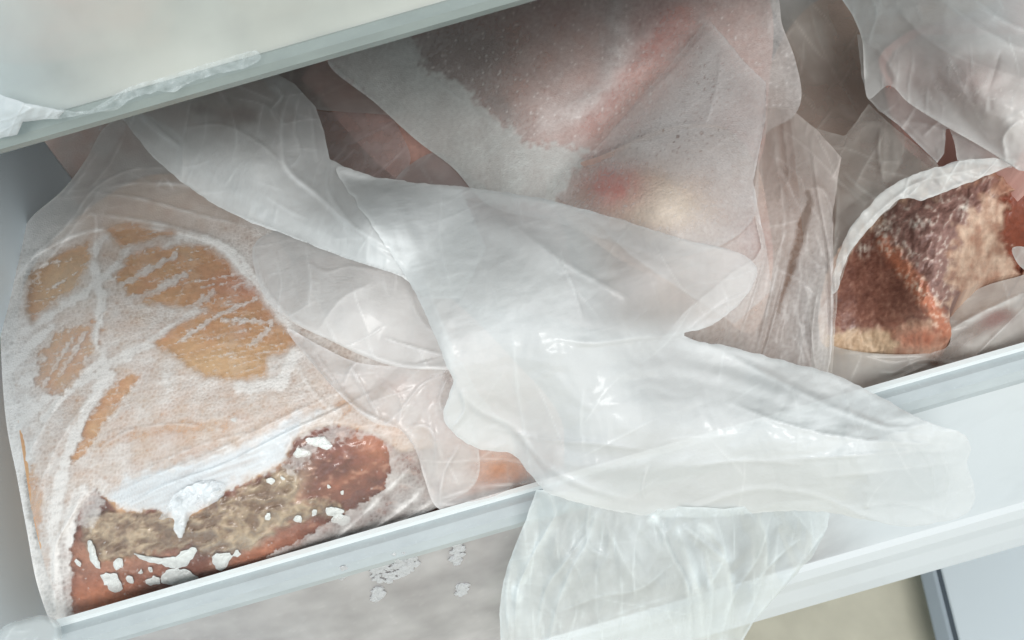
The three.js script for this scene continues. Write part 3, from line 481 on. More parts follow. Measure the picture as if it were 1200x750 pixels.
const filmA = surface({
  out: O_bagA, step: 1.8, over: [joint, chunk], lift: 0.0022, mats: [0, 0],
  ctrl: [[1, 345, 0.035], [34, 258, 0.04], [74, 222, 0.045], [140, 135, 0.05], [200, 150, 0.055], [330, 250, 0.066], [480, 330, 0.066], [530, 430, 0.055], [560, 560, 0.012], [78, 741, -0.009, 'z'], [240, 692, -0.008, 'z'], [400, 643, -0.008, 'z'], [512, 595, -0.009, 'z'], [45, 690, 0.005], [20, 560, 0.03], [2, 430, 0.036], [200, 330, 0.058], [300, 450, 0.058], [450, 500, 0.042], [100, 600, 0.03], [250, 620, 0.022]],
  crease: [
    { p: [[0, 350], [40, 300], [80, 262], [110, 222], [150, 200], [200, 196]], a: 2.2, w: 14, s: 1, al: 0.3 }, { p: [[36, 325], [70, 288], [105, 240], [120, 220]], a: 1.6, w: 10, al: 0.3 }, { p: [[5, 330], [40, 300], [100, 272], [180, 268], [260, 290], [300, 340]], a: 2, w: 11, s: -1, al: 0.35, lw: 2.2 },
    { p: [[105, 250], [150, 256], [210, 268], [270, 290], [320, 350]], a: 1.8, w: 9, al: 0.4, lw: 2 }, { p: [[100, 224], [160, 232], [220, 248], [290, 266]], a: 2.2, w: 9, s: 1, al: 0.3 }, { p: [[116, 221], [170, 214], [240, 222], [300, 250]], a: 1.8, w: 9, s: -1, al: 0.3 },
    { p: [[120, 170], [100, 200], [75, 232]], a: 1.4, w: 8, al: 0.25 }, { p: [[150, 150], [130, 190], [104, 222]], a: 1.4, w: 9, al: 0.2 }, { p: [[90, 262], [110, 250], [112, 300], [118, 330], [108, 390]], a: 1.6, w: 10, al: 0.25 },
    { p: [[184, 220], [192, 208], [205, 224]], a: 1, w: 7, al: 0.3 }, { p: [[120, 420], [112, 400], [118, 372], [132, 352]], a: 1.4, w: 8, al: 0.25 }, { p: [[66, 735], [64, 690], [66, 640], [86, 600], [96, 575]], a: 2.4, w: 11, al: 0.3, lw: 3 },
    { p: [[140, 600], [190, 570], [260, 545], [340, 505], [395, 480], [470, 440]], a: 2.4, w: 10, s: 1, al: 0.3, lw: 2.2 }, { p: [[130, 580], [180, 558], [250, 530], [330, 490], [420, 450]], a: 1.2, w: 8, al: 0.25 }, { p: [[110, 530], [150, 505], [210, 497], [262, 504]], a: 1.2, w: 8, s: 1, al: 0.3 }, { p: [[150, 560], [240, 520], [330, 500]], a: 0.9, w: 6, al: 0.2 },
    { p: [[400, 650], [440, 620], [480, 590], [500, 570]], a: 2.5, w: 9, al: 0.6, lw: 4 }, { p: [[420, 640], [470, 612], [520, 580]], a: 2.2, w: 8, al: 0.6, lw: 3 }, { p: [[385, 640], [430, 600], [470, 560], [490, 540]], a: 2, w: 9, al: 0.5, lw: 3 }, { p: [[450, 628], [490, 604], [515, 594]], a: 2, w: 7, al: 0.6, lw: 2.5 }, { p: [[345, 395], [380, 440], [425, 482], [470, 505]], a: 1.5, w: 7, al: 0.35 }, { p: [[340, 405], [360, 450], [400, 490]], a: 1, w: 6, al: 0.2 },
    { p: [[20, 560], [40, 520], [90, 440], [120, 420]], a: 1.2, w: 9, al: 0.2 }, { p: [[30, 640], [50, 560], [80, 500], [120, 450]], a: 1.2, w: 10, al: 0.2 },
  ],
  fine: (x, y) => { const k = 1 - cutWin(x, y); return (0.25 + 0.5 * ss(290, 230, y)) * crumple(x, y, 42, 161, 6) * k + 0.12 * bub(x, y, 5.2, 133) * k + 0.28 * ridged((x + y * 0.6) / 80, (y - x * 0.1 + (x + y) * 0.45) / 13, 138, 3) * k + 0.6 * ridged(x / 60 + y / 90, (y - x * 0.45) / 9, 162, 2) * ss(520, 570, y) * k * 0.6; },
  alpha: frostA, hem: [3, 0.32],
  color: (x, y) => { const c = Math.max(fog(x, y), disc(220, 570, 70, 30, -0.4)(x, y)), warm = ss(300, 430, y) * 0.3; return mix([0.8, 0.785, 0.765], [0.74, 0.8, 0.84], clamp(c + ss(80, 0, x) * 0.4)).map((v, i) => v * (1 - warm * [0, 0.08, 0.12][i])); },
  part: (x, y, a) => a < 0.12 ? 1 : 0, lines: 0.5, L: 60,
});
put('frosted_film', filmA[0], M.frosted, bagA); put('clear_film', filmA[1], M.clear, bagA, 'clear windows where the film clings to the meat');
{ // a knot of white film on the face
  const g = surface({ out: [[186, 610], [197, 592], [204, 580], [225, 568], [244, 563], [264, 570], [258, 584], [246, 592], [230, 600], [222, 606], [212, 632], [204, 622], [203, 607]], step: 1.3, over: [filmA], lift: 0.0012, ctrl: [[186, 610, 0.02], [264, 570, 0.03], [212, 632, 0.015]], fine: (x, y) => 2.2 * ridged(x / 11, y / 9, 171, 3) + 1.2 * crumple(x, y, 16, 172), jag: 1.5, jagf: 6, lines: 0, alpha: (x, y) => (0.9 - 0.6 * disc(210, 584, 6, 4)(x, y) - 0.25 * disc(236, 590, 14, 8)(x, y)) * (0.25 + 0.75 * clamp(2.2 * (disc(225, 582, 26, 16, -0.3)(x, y) + disc(209, 612, 6, 18)(x, y)))), color: () => [0.84, 0.87, 0.89] });
  put('twist', g[0], M.frosted, bagA, 'bunched white twist of film');
}
// flakes of ice between film and meat
const flake = (out, parent, on, lift = 0.0023, t = 0.001) => { const cx = out.reduce((s, p) => s + p[0], 0) / out.length, cy = out.reduce((s, p) => s + p[1], 0) / out.length; const g = surface({ out, step: 1.2, over: [on], lift, soft: 0, solid: t, jag: 2.1, jagf: 6, ctrl: [[cx - 9, cy, -0.08], [cx + 9, cy, -0.08], [cx, cy + 9, -0.08]], fine: (x, y) => 0.25 * fbm(x / 5, y / 5, 181, 3), color: (x, y) => W(0.84 + 0.14 * fbm(x / 6, y / 5, 182, 3), 0.98, 1, 0.97), curl: [3.0, -0.54] }); if (g[0]) put('ice_flake', g[0], M.iceV, parent); };
M.iceV = M.ice.clone(); M.iceV.vertexColors = true; M.iceV.color.setRGB(1, 1, 1); M.iceV.transmission = 0.12; M.iceV.roughness = 0.75;
const blob = (x, y, rx, ry, rot = 0, n = 10, s = 1) => Array.from({ length: n }, (_, i) => { const t = i / n * 6.2832, k = 0.75 + 0.5 * hash(i, Math.round(x), s), a = Math.cos(t) * rx * k, b = Math.sin(t) * ry * k; return [x + a * Math.cos(rot) - b * Math.sin(rot), y + a * Math.sin(rot) + b * Math.cos(rot)]; });
for (const o of [
  [[156, 648], [172, 653], [190, 654], [206, 652], [218, 644], [229, 642], [228, 652], [220, 661], [208, 666], [188, 661], [168, 657]],
  [[119, 674], [128, 671], [138, 676], [143, 688], [138, 695], [126, 689]], [[190, 676], [196, 669], [210, 667], [224, 671], [236, 683], [214, 685], [191, 684]], [[172, 684], [176, 676], [184, 675], [188, 684]],
  [[249, 652], [262, 648], [272, 650], [268, 660], [257, 669], [250, 662]], [[103, 634], [107, 633], [112, 648], [116, 665], [111, 665], [105, 650]], [[132, 660], [141, 653], [144, 664], [136, 667]],
  [[356, 516], [372, 512], [384, 516], [390, 523], [384, 527], [366, 522]], [[344, 530], [350, 525], [364, 530], [358, 535], [346, 536]], [[381, 598], [390, 594], [404, 599], [398, 603], [386, 604]], [[388, 608], [396, 603], [412, 608], [404, 616], [392, 614]],
]) flake(o, jointT, joint);
{ const q = rng(5); for (const [x, y, r] of [[91, 660, 4], [152, 678, 4.5], [313, 605, 4.5], [317, 563, 4], [278, 649, 3.5], [349, 608, 4], [368, 601, 3.5], [176, 667, 2.5], [165, 670, 2], [274, 492, 3], [385, 570, 2.5], [400, 576, 2], [331, 560, 2.5]]) flake(blob(x, y, r, r * (0.7 + 0.6 * q()), q() * 3, 8, 3), jointT, joint); }

// ---- the film bunched between the joint and the drawer's front
const bagG = thing('plastic_bag', 'thin pinkish crumpled plastic bag wedged between the pork joint and the drawer front', 'plastic bag', onY(440, 420, 0));
const g2 = surface({
  out: [[336, 385], [375, 405], [420, 425], [480, 428], [535, 420], [560, 460], [620, 530], [640, 570], [560, 590], [514, 596], [497, 560], [488, 530], [468, 503], [440, 496], [412, 476], [378, 440]], step: 1.8, over: [chunk, filmA], lift: 0.003,
  ctrl: [[336, 385, 0.064], [480, 425, 0.066], [535, 420, 0.066], [640, 570, -0.004, 'z'], [514, 596, -0.006, 'z'], [440, 496, 0.05], [560, 500, 0.045]],
  crease: [
    { p: [[345, 400], [380, 445], [425, 482], [470, 505], [490, 540], [505, 580]], a: 3, w: 9, al: 0.4, lw: 2 }, { p: [[365, 408], [395, 450], [420, 480], [452, 500]], a: 2, w: 7, al: 0.35 }, { p: [[408, 425], [425, 455], [446, 490]], a: 2.4, w: 7, al: 0.4 }, { p: [[403, 452], [412, 430], [420, 424]], a: 1.5, w: 6, al: 0.4 },
    { p: [[470, 480], [495, 450], [520, 440]], a: 2.5, w: 12, s: 1, al: 0.35 }, { p: [[525, 440], [515, 470], [522, 490]], a: 2, w: 7, al: 0.4 }, { p: [[540, 520], [520, 555], [515, 592]], a: 2.4, w: 10, al: 0.35 }, { p: [[514, 592], [560, 590], [600, 580], [635, 570]], a: 2, w: 7, al: 0.5 }, { p: [[515, 585], [560, 572], [620, 566]], a: 1.5, w: 6, al: 0.4 },
    { p: [[470, 503], [500, 500], [520, 540]], a: 1.6, w: 9, al: 0.3 }, { p: [[440, 440], [470, 470], [466, 500]], a: 1.6, w: 9, al: 0.25 },
  ],
  fine: (x, y) => 2.2 * crumple(x, y, 46, 201, 7), hem: [3, 0.32], curl: [5.0, 0.68],
  alpha: (x, y) => 0.5 + 0.18 * fbm(x / 22, y / 22, 202, 4) - 0.32 * disc(588, 550, 36, 20, 0.3)(x, y) - 0.4 * disc(526, 440, 7, 9)(x, y) + 0.12 * ss(500, 560, y) * ss(560, 520, x),
  color: () => [0.82, 0.79, 0.78],
});
put('crumpled_film', g2[0], M.gloss, bagG);
const g1 = surface({
  out: [[296, 292], [306, 278], [330, 272], [380, 290], [440, 306], [490, 330], [520, 380], [532, 430], [505, 433], [465, 430], [425, 417], [385, 398], [340, 376], [312, 350], [300, 322]], step: 1.8, over: [filmA, g2], lift: 0.004,
  ctrl: [[296, 300, 0.068], [330, 272, 0.07], [490, 330, 0.078], [530, 430, 0.068], [425, 417, 0.07], [320, 360, 0.07], [400, 350, 0.086]],
  crease: [
    { p: [[318, 360], [370, 390], [425, 413], [470, 428], [525, 432]], a: 3.5, w: 12, s: -1, drop: 4, al: 0.35, lw: 2.5 }, { p: [[447, 395], [480, 406], [522, 417]], a: 2, w: 7, al: 0.5 }, { p: [[352, 300], [380, 318], [410, 312], [450, 318]], a: 2.2, w: 11, s: 1, al: 0.12 }, { p: [[330, 280], [350, 310], [362, 330], [350, 370]], a: 2, w: 16, round: 1 },
    { p: [[372, 388], [400, 350], [440, 330]], a: 1.4, w: 14, al: 0.08 }, { p: [[300, 300], [312, 340], [340, 372]], a: 2, w: 9, al: 0.25 }, { p: [[480, 340], [490, 370], [515, 395]], a: 1.5, w: 10, al: 0.15 },
  ],
  fine: (x, y) => 1.3 * crumple(x, y, 60, 211, 6), hem: [3, 0.27], curl: [5.0, -1.12],
  alpha: (x, y) => 0.7 + 0.12 * fbm(x / 30, y / 30, 212, 4) - 0.12 * disc(390, 310, 22, 9)(x, y), color: () => [0.83, 0.815, 0.805],
});
put('gathered_film', g1[0], M.film, bagG);

// ---- grey frosted bag at the back
const bagC = thing('plastic_bag', 'grey frosted plastic bag over the mauve meat slab at the back, below the upper drawer', 'plastic bag', onY(620, 150, 0));
const stroke2 = (x, y) => 0.8 * Math.exp(-((segDist([[722, -10], [724, 40], [714, 95], [690, 125], [640, 140]], x, y) / 17) ** 2)) * (0.8 + 0.8 * fbm(x / 14, y / 14, 226, 4));
const band = blot([[380, 70], [480, 30], [500, 85], [522, 90], [548, 103], [572, 132], [602, 152], [622, 172], [650, 168], [690, 175], [650, 240], [560, 240]], 5, 7, 9, 221, 5);
const c1 = surface({ lines: 0.35, L: 60,
  out: [[384, 72], [400, 55], [480, 20], [640, -14], [830, -14], [906, -14], [917, 30], [932, 70], [939, 115], [930, 136], [895, 160], [880, 260], [800, 300], [650, 260], [572, 240], [530, 196], [490, 166], [440, 121]], step: 2, over: [slab, pale], lift: 0.0025,
  ctrl: [[384, 72, 0.035], [480, 20, 0.05], [640, -10, 0.057], [906, -10, 0.066], [939, 115, 0.045], [890, 160, 0.05], [800, 290, 0.05], [572, 235, 0.04], [490, 166, 0.03], [640, 110, 0.062], [700, 160, 0.045]],
  crease: [{ p: [[720, -10], [722, 40], [718, 90], [690, 120], [660, 140]], a: 3, w: 22, round: 1, al: 0.1, lw: 12 }, { p: [[470, 42], [500, 84], [540, 118], [600, 160]], a: 1.8, w: 9, s: 1, al: 0.12 }, { p: [[384, 72], [440, 121], [490, 166], [530, 196], [572, 228]], a: 1.5, w: 8, al: 0.2, full: 1 }, { p: [[830, 10], [760, 90], [700, 150], [650, 215]], a: -3, w: 20, round: 1 }, { p: [[895, 0], [910, 60], [930, 120]], a: 1.5, w: 14, al: 0.1 }],
  fine: (x, y) => 1.2 * fbm(x / 45, y / 45, 222, 4) + 0.7 * crumple(x, y, 70, 223, 5) + 0.3 * band(x, y), hem: [3, 0.11],
  alpha: (x, y) => {
    const b = band(x, y), f = fbm(x / 28, y / 28, 224, 5), h = fbm(x / 4, y / 4.5, 225, 4); let a = 0.48 + 0.2 * f + 0.24 * h + 0.3 * ss(0.36, 0.5, h);
    a -= 0.22 * clamp(disc(560, 60, 70, 40)(x, y) + disc(595, 130, 50, 25, 0.7)(x, y)); a += 0.28 * stroke2(x, y); a -= 0.2 * (1 - ss(6, 26, segDist([[800, 20], [735, 100], [695, 150]], x, y)));
    a += 0.35 * ss(0.28, 0.5, h) * disc(600, 120, 70, 60)(x, y); a += 0.14 * ss(860, 930, x); a -= 0.45 * disc(765, 238, 85, 46)(x, y);
    return lerp(clamp(a, 0.12, 0.9), 0.8 + 0.14 * f + 0.18 * h, b);
  },
  color: (x, y) => mix([0.8, 0.75, 0.73], [0.72, 0.74, 0.72], band(x, y)),
});
put('film', c1[0], M.frosted, bagC);
const c2 = surface({ lines: 0.35, L: 60, poly: 1, jag: 0.7, jagf: 16,
  out: [[830, 22], [850, 45], [872, 72], [898, 97], [897, 140], [889, 180], [883, 212], [890, 250], [898, 290], [905, 340], [860, 380], [800, 340], [740, 300], [700, 262], [648, 228], [656, 206], [700, 172], [745, 120], [790, 70]], step: 1.8, over: [pale, c1], lift: 0.003,
  ctrl: [[830, 22, 0.068], [898, 97, 0.062], [885, 210, 0.058], [900, 340, 0.03], [860, 380, 0.02], [740, 300, 0.05], [650, 225, 0.048], [790, 70, 0.065], [780, 220, 0.074]],
  crease: [{ p: [[830, 22], [872, 72], [898, 97], [897, 140], [884, 212], [898, 290]], a: 2, w: 9, al: 0.2, full: 1 }, { p: [[830, 30], [800, 70], [750, 120], [700, 172], [655, 210]], a: 2.2, w: 16, s: -1, al: 0.1 }, { p: [[845, 60], [840, 100], [826, 150]], a: 1.5, w: 14, al: 0.06 }],
  fine: (x, y) => 0.9 * fbm(x / 40, y / 40, 231, 4) + 0.8 * crumple(x, y, 70, 232, 5), hem: [3, 0.14],
  alpha: (x, y) => { const f = fbm(x / 30, y / 30, 233, 4), h = fbm(x / 4, y / 4.5, 234, 4); let a = 0.5 + 0.14 * f + 0.16 * h; a += 0.26 * clamp(disc(835, 75, 30, 40)(x, y) + disc(800, 135, 70, 28, -0.5)(x, y)); a -= 0.46 * clamp(1.3 * disc(765, 237, 60, 32)(x, y) + disc(712, 220, 44, 26)(x, y)); a += 0.3 * ss(0.3, 0.42, h) * disc(825, 110, 50, 50)(x, y) - 0.5 * ss(0.25, 0.4, -h) * (disc(800, 160, 60, 24)(x, y) + disc(830, 90, 30, 40)(x, y)); return clamp(a, 0.1, 0.93) * (0.35 + 0.65 * ss(0, 38, segDist([[835, 10], [790, 68], [745, 118], [700, 170], [652, 206], [640, 226]], x, y))); },
  color: () => [0.68, 0.65, 0.64],
});
put('tent', c2[0], M.frosted, bagC, 'pale peak of film standing over the pink piece');
// loose films in the gap behind the white flap
const bagH = thing('plastic_bag', 'dim greyish film layered in the shaded gap between white flap and frosted band', 'plastic bag', onY(420, 160, 0));
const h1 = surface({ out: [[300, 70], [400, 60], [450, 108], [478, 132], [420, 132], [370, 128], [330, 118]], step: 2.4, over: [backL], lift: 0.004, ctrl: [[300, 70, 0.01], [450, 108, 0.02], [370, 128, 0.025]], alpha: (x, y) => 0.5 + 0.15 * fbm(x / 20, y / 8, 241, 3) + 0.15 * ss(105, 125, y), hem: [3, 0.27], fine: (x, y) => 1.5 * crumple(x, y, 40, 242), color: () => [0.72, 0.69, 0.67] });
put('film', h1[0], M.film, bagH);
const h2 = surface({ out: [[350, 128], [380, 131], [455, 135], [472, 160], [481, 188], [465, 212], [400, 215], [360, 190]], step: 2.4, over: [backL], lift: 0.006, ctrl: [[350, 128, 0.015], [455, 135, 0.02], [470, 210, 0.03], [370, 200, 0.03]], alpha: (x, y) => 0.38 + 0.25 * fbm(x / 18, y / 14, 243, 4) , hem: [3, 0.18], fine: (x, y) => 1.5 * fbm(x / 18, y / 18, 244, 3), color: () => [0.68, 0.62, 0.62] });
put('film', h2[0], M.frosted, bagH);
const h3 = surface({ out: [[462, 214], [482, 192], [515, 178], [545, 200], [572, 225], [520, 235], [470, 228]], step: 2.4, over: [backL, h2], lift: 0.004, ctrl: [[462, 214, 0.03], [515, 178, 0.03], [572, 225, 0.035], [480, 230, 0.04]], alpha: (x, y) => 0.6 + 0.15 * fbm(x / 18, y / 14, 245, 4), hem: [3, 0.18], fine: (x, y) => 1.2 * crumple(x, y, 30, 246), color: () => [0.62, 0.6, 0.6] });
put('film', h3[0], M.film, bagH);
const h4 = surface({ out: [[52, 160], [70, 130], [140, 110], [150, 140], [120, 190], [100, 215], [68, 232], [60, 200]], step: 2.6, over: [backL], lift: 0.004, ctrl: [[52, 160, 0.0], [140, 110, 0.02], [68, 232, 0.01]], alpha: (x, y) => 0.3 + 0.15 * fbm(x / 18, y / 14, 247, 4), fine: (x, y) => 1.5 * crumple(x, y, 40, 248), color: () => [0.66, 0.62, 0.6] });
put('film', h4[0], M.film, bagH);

// ---- white film over the packet at the top right
const bagD = thing('plastic_bag', 'white wrinkled plastic bag over the pale packet in the upper right corner', 'plastic bag', onY(1110, 100, 0));
const d0 = surface({
  out: [[900, -14], [1020, -14], [1020, 110], [1060, 160], [1040, 215], [1010, 240], [960, 210], [930, 140], [935, 80], [915, 30]], step: 2.4, over: [low], lift: 0.006,
  ctrl: [[900, -14, 0.05], [1020, -14, 0.05], [1030, 130, 0.04], [1010, 235, 0.04], [930, 140, 0.02], [970, 100, 0.02]],
  crease: [{ p: [[945, -10], [965, 60], [1000, 120], [1030, 150]], a: 4, w: 30, s: 1, al: 0.1, drop: 8 }, { p: [[985, 150], [1030, 146], [1036, 180], [1030, 210]], a: 3, w: 10, al: 0.3 }, { p: [[905, 0], [940, 70], [975, 120], [1020, 148]], a: 2, w: 18, al: 0.08, lw: 6 }],
  fine: (x, y) => 1.4 * crumple(x, y, 60, 251, 5), alpha: (x, y) => 0.36 + 0.12 * fbm(x / 30, y / 24, 252, 4) + 0.25 * disc(945, 30, 20, 60, -0.4)(x, y), color: () => [0.72, 0.68, 0.63],
});
put('film_lining', d0[0], M.film, bagD, 'brownish inner film in the shade');
const d2 = surface({ poly: 1, jag: 0.7, jagf: 16,
  out: [[1004, 40], [1010, 90], [1017, 116], [1030, 130], [1052, 146], [1075, 168], [1098, 192], [1106, 180], [1109, 145], [1118, 165], [1122, 188], [1185, 197], [1210, 160], [1215, 40]], step: 2, over: [pack, d0], lift: 0.002,
  ctrl: [[1004, 40, 0.06], [1017, 116, 0.05], [1098, 192, 0.052], [1185, 197, 0.058], [1210, 100, 0.08]],
  crease: [{ p: [[1017, 116], [1052, 146], [1098, 190]], a: 2.5, w: 9, al: 0.4, full: 1 }, { p: [[1080, 160], [1108, 140], [1120, 188]], a: 2, w: 8, al: 0.25 }, { p: [[1050, 140], [1100, 150], [1160, 180]], a: 2, w: 10, al: 0.15 }],
  fine: (x, y) => 1.6 * crumple(x, y, 36, 261, 6), hem: [3, 0.23], alpha: (x, y) => 0.55 + 0.12 * fbm(x / 20, y / 20, 262, 4), color: () => [0.72, 0.71, 0.69],
});
put('film_layer', d2[0], M.film, bagD);
const d1 = surface({
  out: [[984, -14], [1000, 20], [1010, 46], [1013, 92], [1018, 116], [1042, 100], [1064, 120], [1108, 148], [1150, 172], [1188, 196], [1196, 200], [1215, 195], [1215, -14]], step: 1.9, over: [pack, d2], lift: 0.003,
  ctrl: [[984, -14, 0.07], [1013, 92, 0.062], [1064, 120, 0.064], [1150, 172, 0.064], [1210, 195, 0.07], [1210, -14, 0.09], [1120, 60, 0.09]],
  crease: [
    { p: [[1040, 102], [1064, 120], [1108, 148], [1150, 172], [1190, 196]], a: 2.2, w: 8, al: 0.3, full: 1 }, { p: [[1040, -10], [1070, 30], [1110, 60], [1160, 80], [1210, 95]], a: 2, w: 24, al: 0.12 }, { p: [[1090, -10], [1130, 20], [1180, 50], [1212, 62]], a: 2.6, w: 20, al: 0.15 }, { p: [[1130, -10], [1170, 20], [1212, 40]], a: 2.5, w: 12, al: 0.15 },
    { p: [[1010, 46], [1030, 60], [1048, 90], [1044, 104]], a: 1.6, w: 12, al: 0.12 }, { p: [[1172, 60], [1165, 85], [1158, 105]], a: -2, w: 8 }, { p: [[1196, 140], [1176, 160], [1180, 190]], a: 2, w: 9, al: 0.2 }, { p: [[1012, 90], [1008, 50], [985, -5]], a: 1.5, w: 8, al: 0.2, full: 1 },
  ],
  fine: (x, y) => 0.9 * crumple(x, y, 44, 271, 7) + 0.6 * ridged(x / 22, y / 16, 272, 3) * disc(1130, 105, 60, 35)(x, y), hem: [3, 0.18],
  alpha: (x, y) => 0.74 + 0.14 * fbm(x / 24, y / 24, 273, 4) - 0.45 * disc(1120, 92, 76, 38, 0.2)(x, y) + 0.3 * ss(0.2, 0.4, fbm(x / 7, y / 7, 274, 3)) * disc(1140, 112, 60, 12)(x, y) + 0.12 * ss(60, 0, y), color: (x, y) => mix([0.74, 0.73, 0.71], [0.72, 0.76, 0.76], ss(80, 10, y)),
});
put('film', d1[0], M.film, bagD);

// ---- the opened bag round the bare cut, its folds to the left
const bagE = thing('plastic_bag', 'opened white plastic bag folded back around the bare meat cut at right', 'plastic bag', onY(1000, 330, -0.03));
const e0 = surface({
  out: [[955, 398], [985, 408], [1040, 415], [1095, 412], [1112, 404], [1116, 358], [1150, 337], [1190, 325], [1225, 318], [1225, 428], [1130, 446], [1035, 472], [960, 456]], step: 2, over: [low], lift: 0.003,
  ctrl: [[955, 398, -0.002], [1040, 415, -0.006], [1113, 396, 0.0], [1118, 358, 0.0], [1160, 336, 0.0], [1215, 320, -0.002], [1160, 375, 0.004], [1215, 424, -0.006, 'z'], [1130, 446, -0.007, 'z'], [1035, 470, -0.008, 'z'], [960, 456, 0.0]],
  crease: [{ p: [[1040, 440], [1080, 422], [1110, 425], [1150, 440]], a: 4, w: 14, s: -1, drop: 5, al: 0.25 }, { p: [[1110, 388], [1150, 366], [1212, 338]], a: 3.5, w: 14, al: 0.3, lw: 6 }, { p: [[1130, 432], [1165, 395], [1212, 350]], a: 4, w: 16, al: 0.25, lw: 7 }, { p: [[985, 410], [1040, 418], [1090, 416]], a: 1.5, w: 7, al: 0.2 }, { p: [[1030, 462], [1060, 440], [1090, 426]], a: 2.5, w: 8, al: 0.3 }],
  fine: (x, y) => 1.4 * crumple(x, y, 50, 281, 6), hem: [3, 0.14],
  alpha: (x, y) => 0.62 + 0.14 * fbm(x / 24, y / 24, 282, 4) - 0.32 * (1 - ss(3, 15, segDist([[1095, 420], [1150, 382], [1180, 368]], x, y))), color: () => [0.74, 0.72, 0.68],
});
put('film_lining', e0[0], M.film, bagE);
const e1 = surface({ poly: 1, jag: 0.7, jagf: 16,
  out: [[925, 128], [955, 150], [990, 160], [1018, 122], [1046, 148], [1075, 170], [1100, 194], [1090, 204], [1068, 212], [1050, 240], [1020, 262], [995, 300], [982, 340], [975, 440], [955, 440], [945, 330], [938, 240]], step: 2, over: [low, d0], lift: 0.002,
  ctrl: [[940, 190, 0.03], [1035, 148, 0.045], [1065, 210, 0.05], [1000, 280, 0.04], [975, 440, -0.002], [950, 430, 0.0], [948, 300, 0.025]],
  crease: [{ p: [[960, 190], [985, 215], [1015, 240]], a: 2.5, w: 9, al: 0.4 }, { p: [[985, 200], [1010, 222], [1030, 235]], a: 2, w: 8, al: 0.35 }, { p: [[1032, 148], [1030, 180], [1036, 212]], a: 3, w: 8, al: 0.4 }, { p: [[1000, 205], [1025, 215], [1045, 225]], a: 1.6, w: 7, al: 0.25 }, { p: [[975, 205], [980, 240], [976, 300], [979, 340]], a: 2.5, w: 8, al: 0.3 }],
  fine: (x, y) => 1.3 * crumple(x, y, 40, 291, 6), hem: [3, 0.18], alpha: (x, y) => 0.4 + 0.14 * fbm(x / 22, y / 22, 292, 4) + 0.15 * disc(1000, 245, 30, 30)(x, y), color: () => [0.72, 0.68, 0.63],
});
put('film_wall', e1[0], M.film, bagE);
const hemW = surface({
  out: [[974, 345], [979, 312], [988, 284], [1006, 255], [1034, 226], [1068, 206], [1108, 193], [1150, 185.5], [1186, 187], [1192, 190], [1180, 196], [1160, 205], [1122, 219], [1098, 229], [1080, 235], [1062, 232], [1050, 236], [1040, 246], [1022, 263], [1002, 288], [988, 314], [981, 342]], step: 1.6, jag: 1.4, jagf: 18, over: [cut, e1], lift: 0.004,
  ctrl: [[976, 340, 0.02], [1006, 262, 0.05], [1068, 215, 0.062], [1190, 189, 0.064], [1080, 235, 0.058], [1002, 290, 0.042]],
  crease: [{ p: [[1050, 236], [1066, 218], [1110, 205], [1185, 191]], a: 0.7, w: 8, al: 0.15 }, { p: [[1000, 280], [1030, 248], [1068, 218], [1100, 206]], a: 0.8, w: 9, al: 0.1 }, { p: [[1062, 232], [1080, 215], [1096, 200]], a: 0.7, w: 7, al: 0.2 }],
  fine: (x, y) => 1.1 * crumple(x, y, 26, 301, 6), curl: [3, -0.5], hem: [3, 0.27], alpha: (x, y) => 0.66 + 0.2 * fbm(x / 14, y / 14, 302, 3) - 0.15 * ss(1000, 970, x), color: () => [0.78, 0.79, 0.77],
});
put('folded_hem', hemW[0], M.film, bagE, 'white folded back mouth of the bag');
const tip = surface({ out: [[1186, 291], [1198, 289], [1215, 300], [1215, 330], [1202, 318], [1192, 308]], step: 1.8, over: [cut], lift: 0.004, ctrl: [[1186, 291, 0.035], [1215, 300, 0.035], [1202, 318, 0.02]], alpha: () => 0.75, hem: [3, 0.18], fine: (x, y) => crumple(x, y, 20, 306), color: () => [0.78, 0.79, 0.77] });
put('film_corner', tip[0], M.film, bagE);
const bagF = thing('plastic_bag', 'greyish pink plastic bag hanging in upright pleats left of the bare meat cut', 'plastic bag', onY(930, 300, 0));
const slit = blot([[947, 236], [951, 250], [943, 280], [928, 325], [911, 368], [914, 345], [926, 300], [936, 262]], 3, 1, 14, 315);
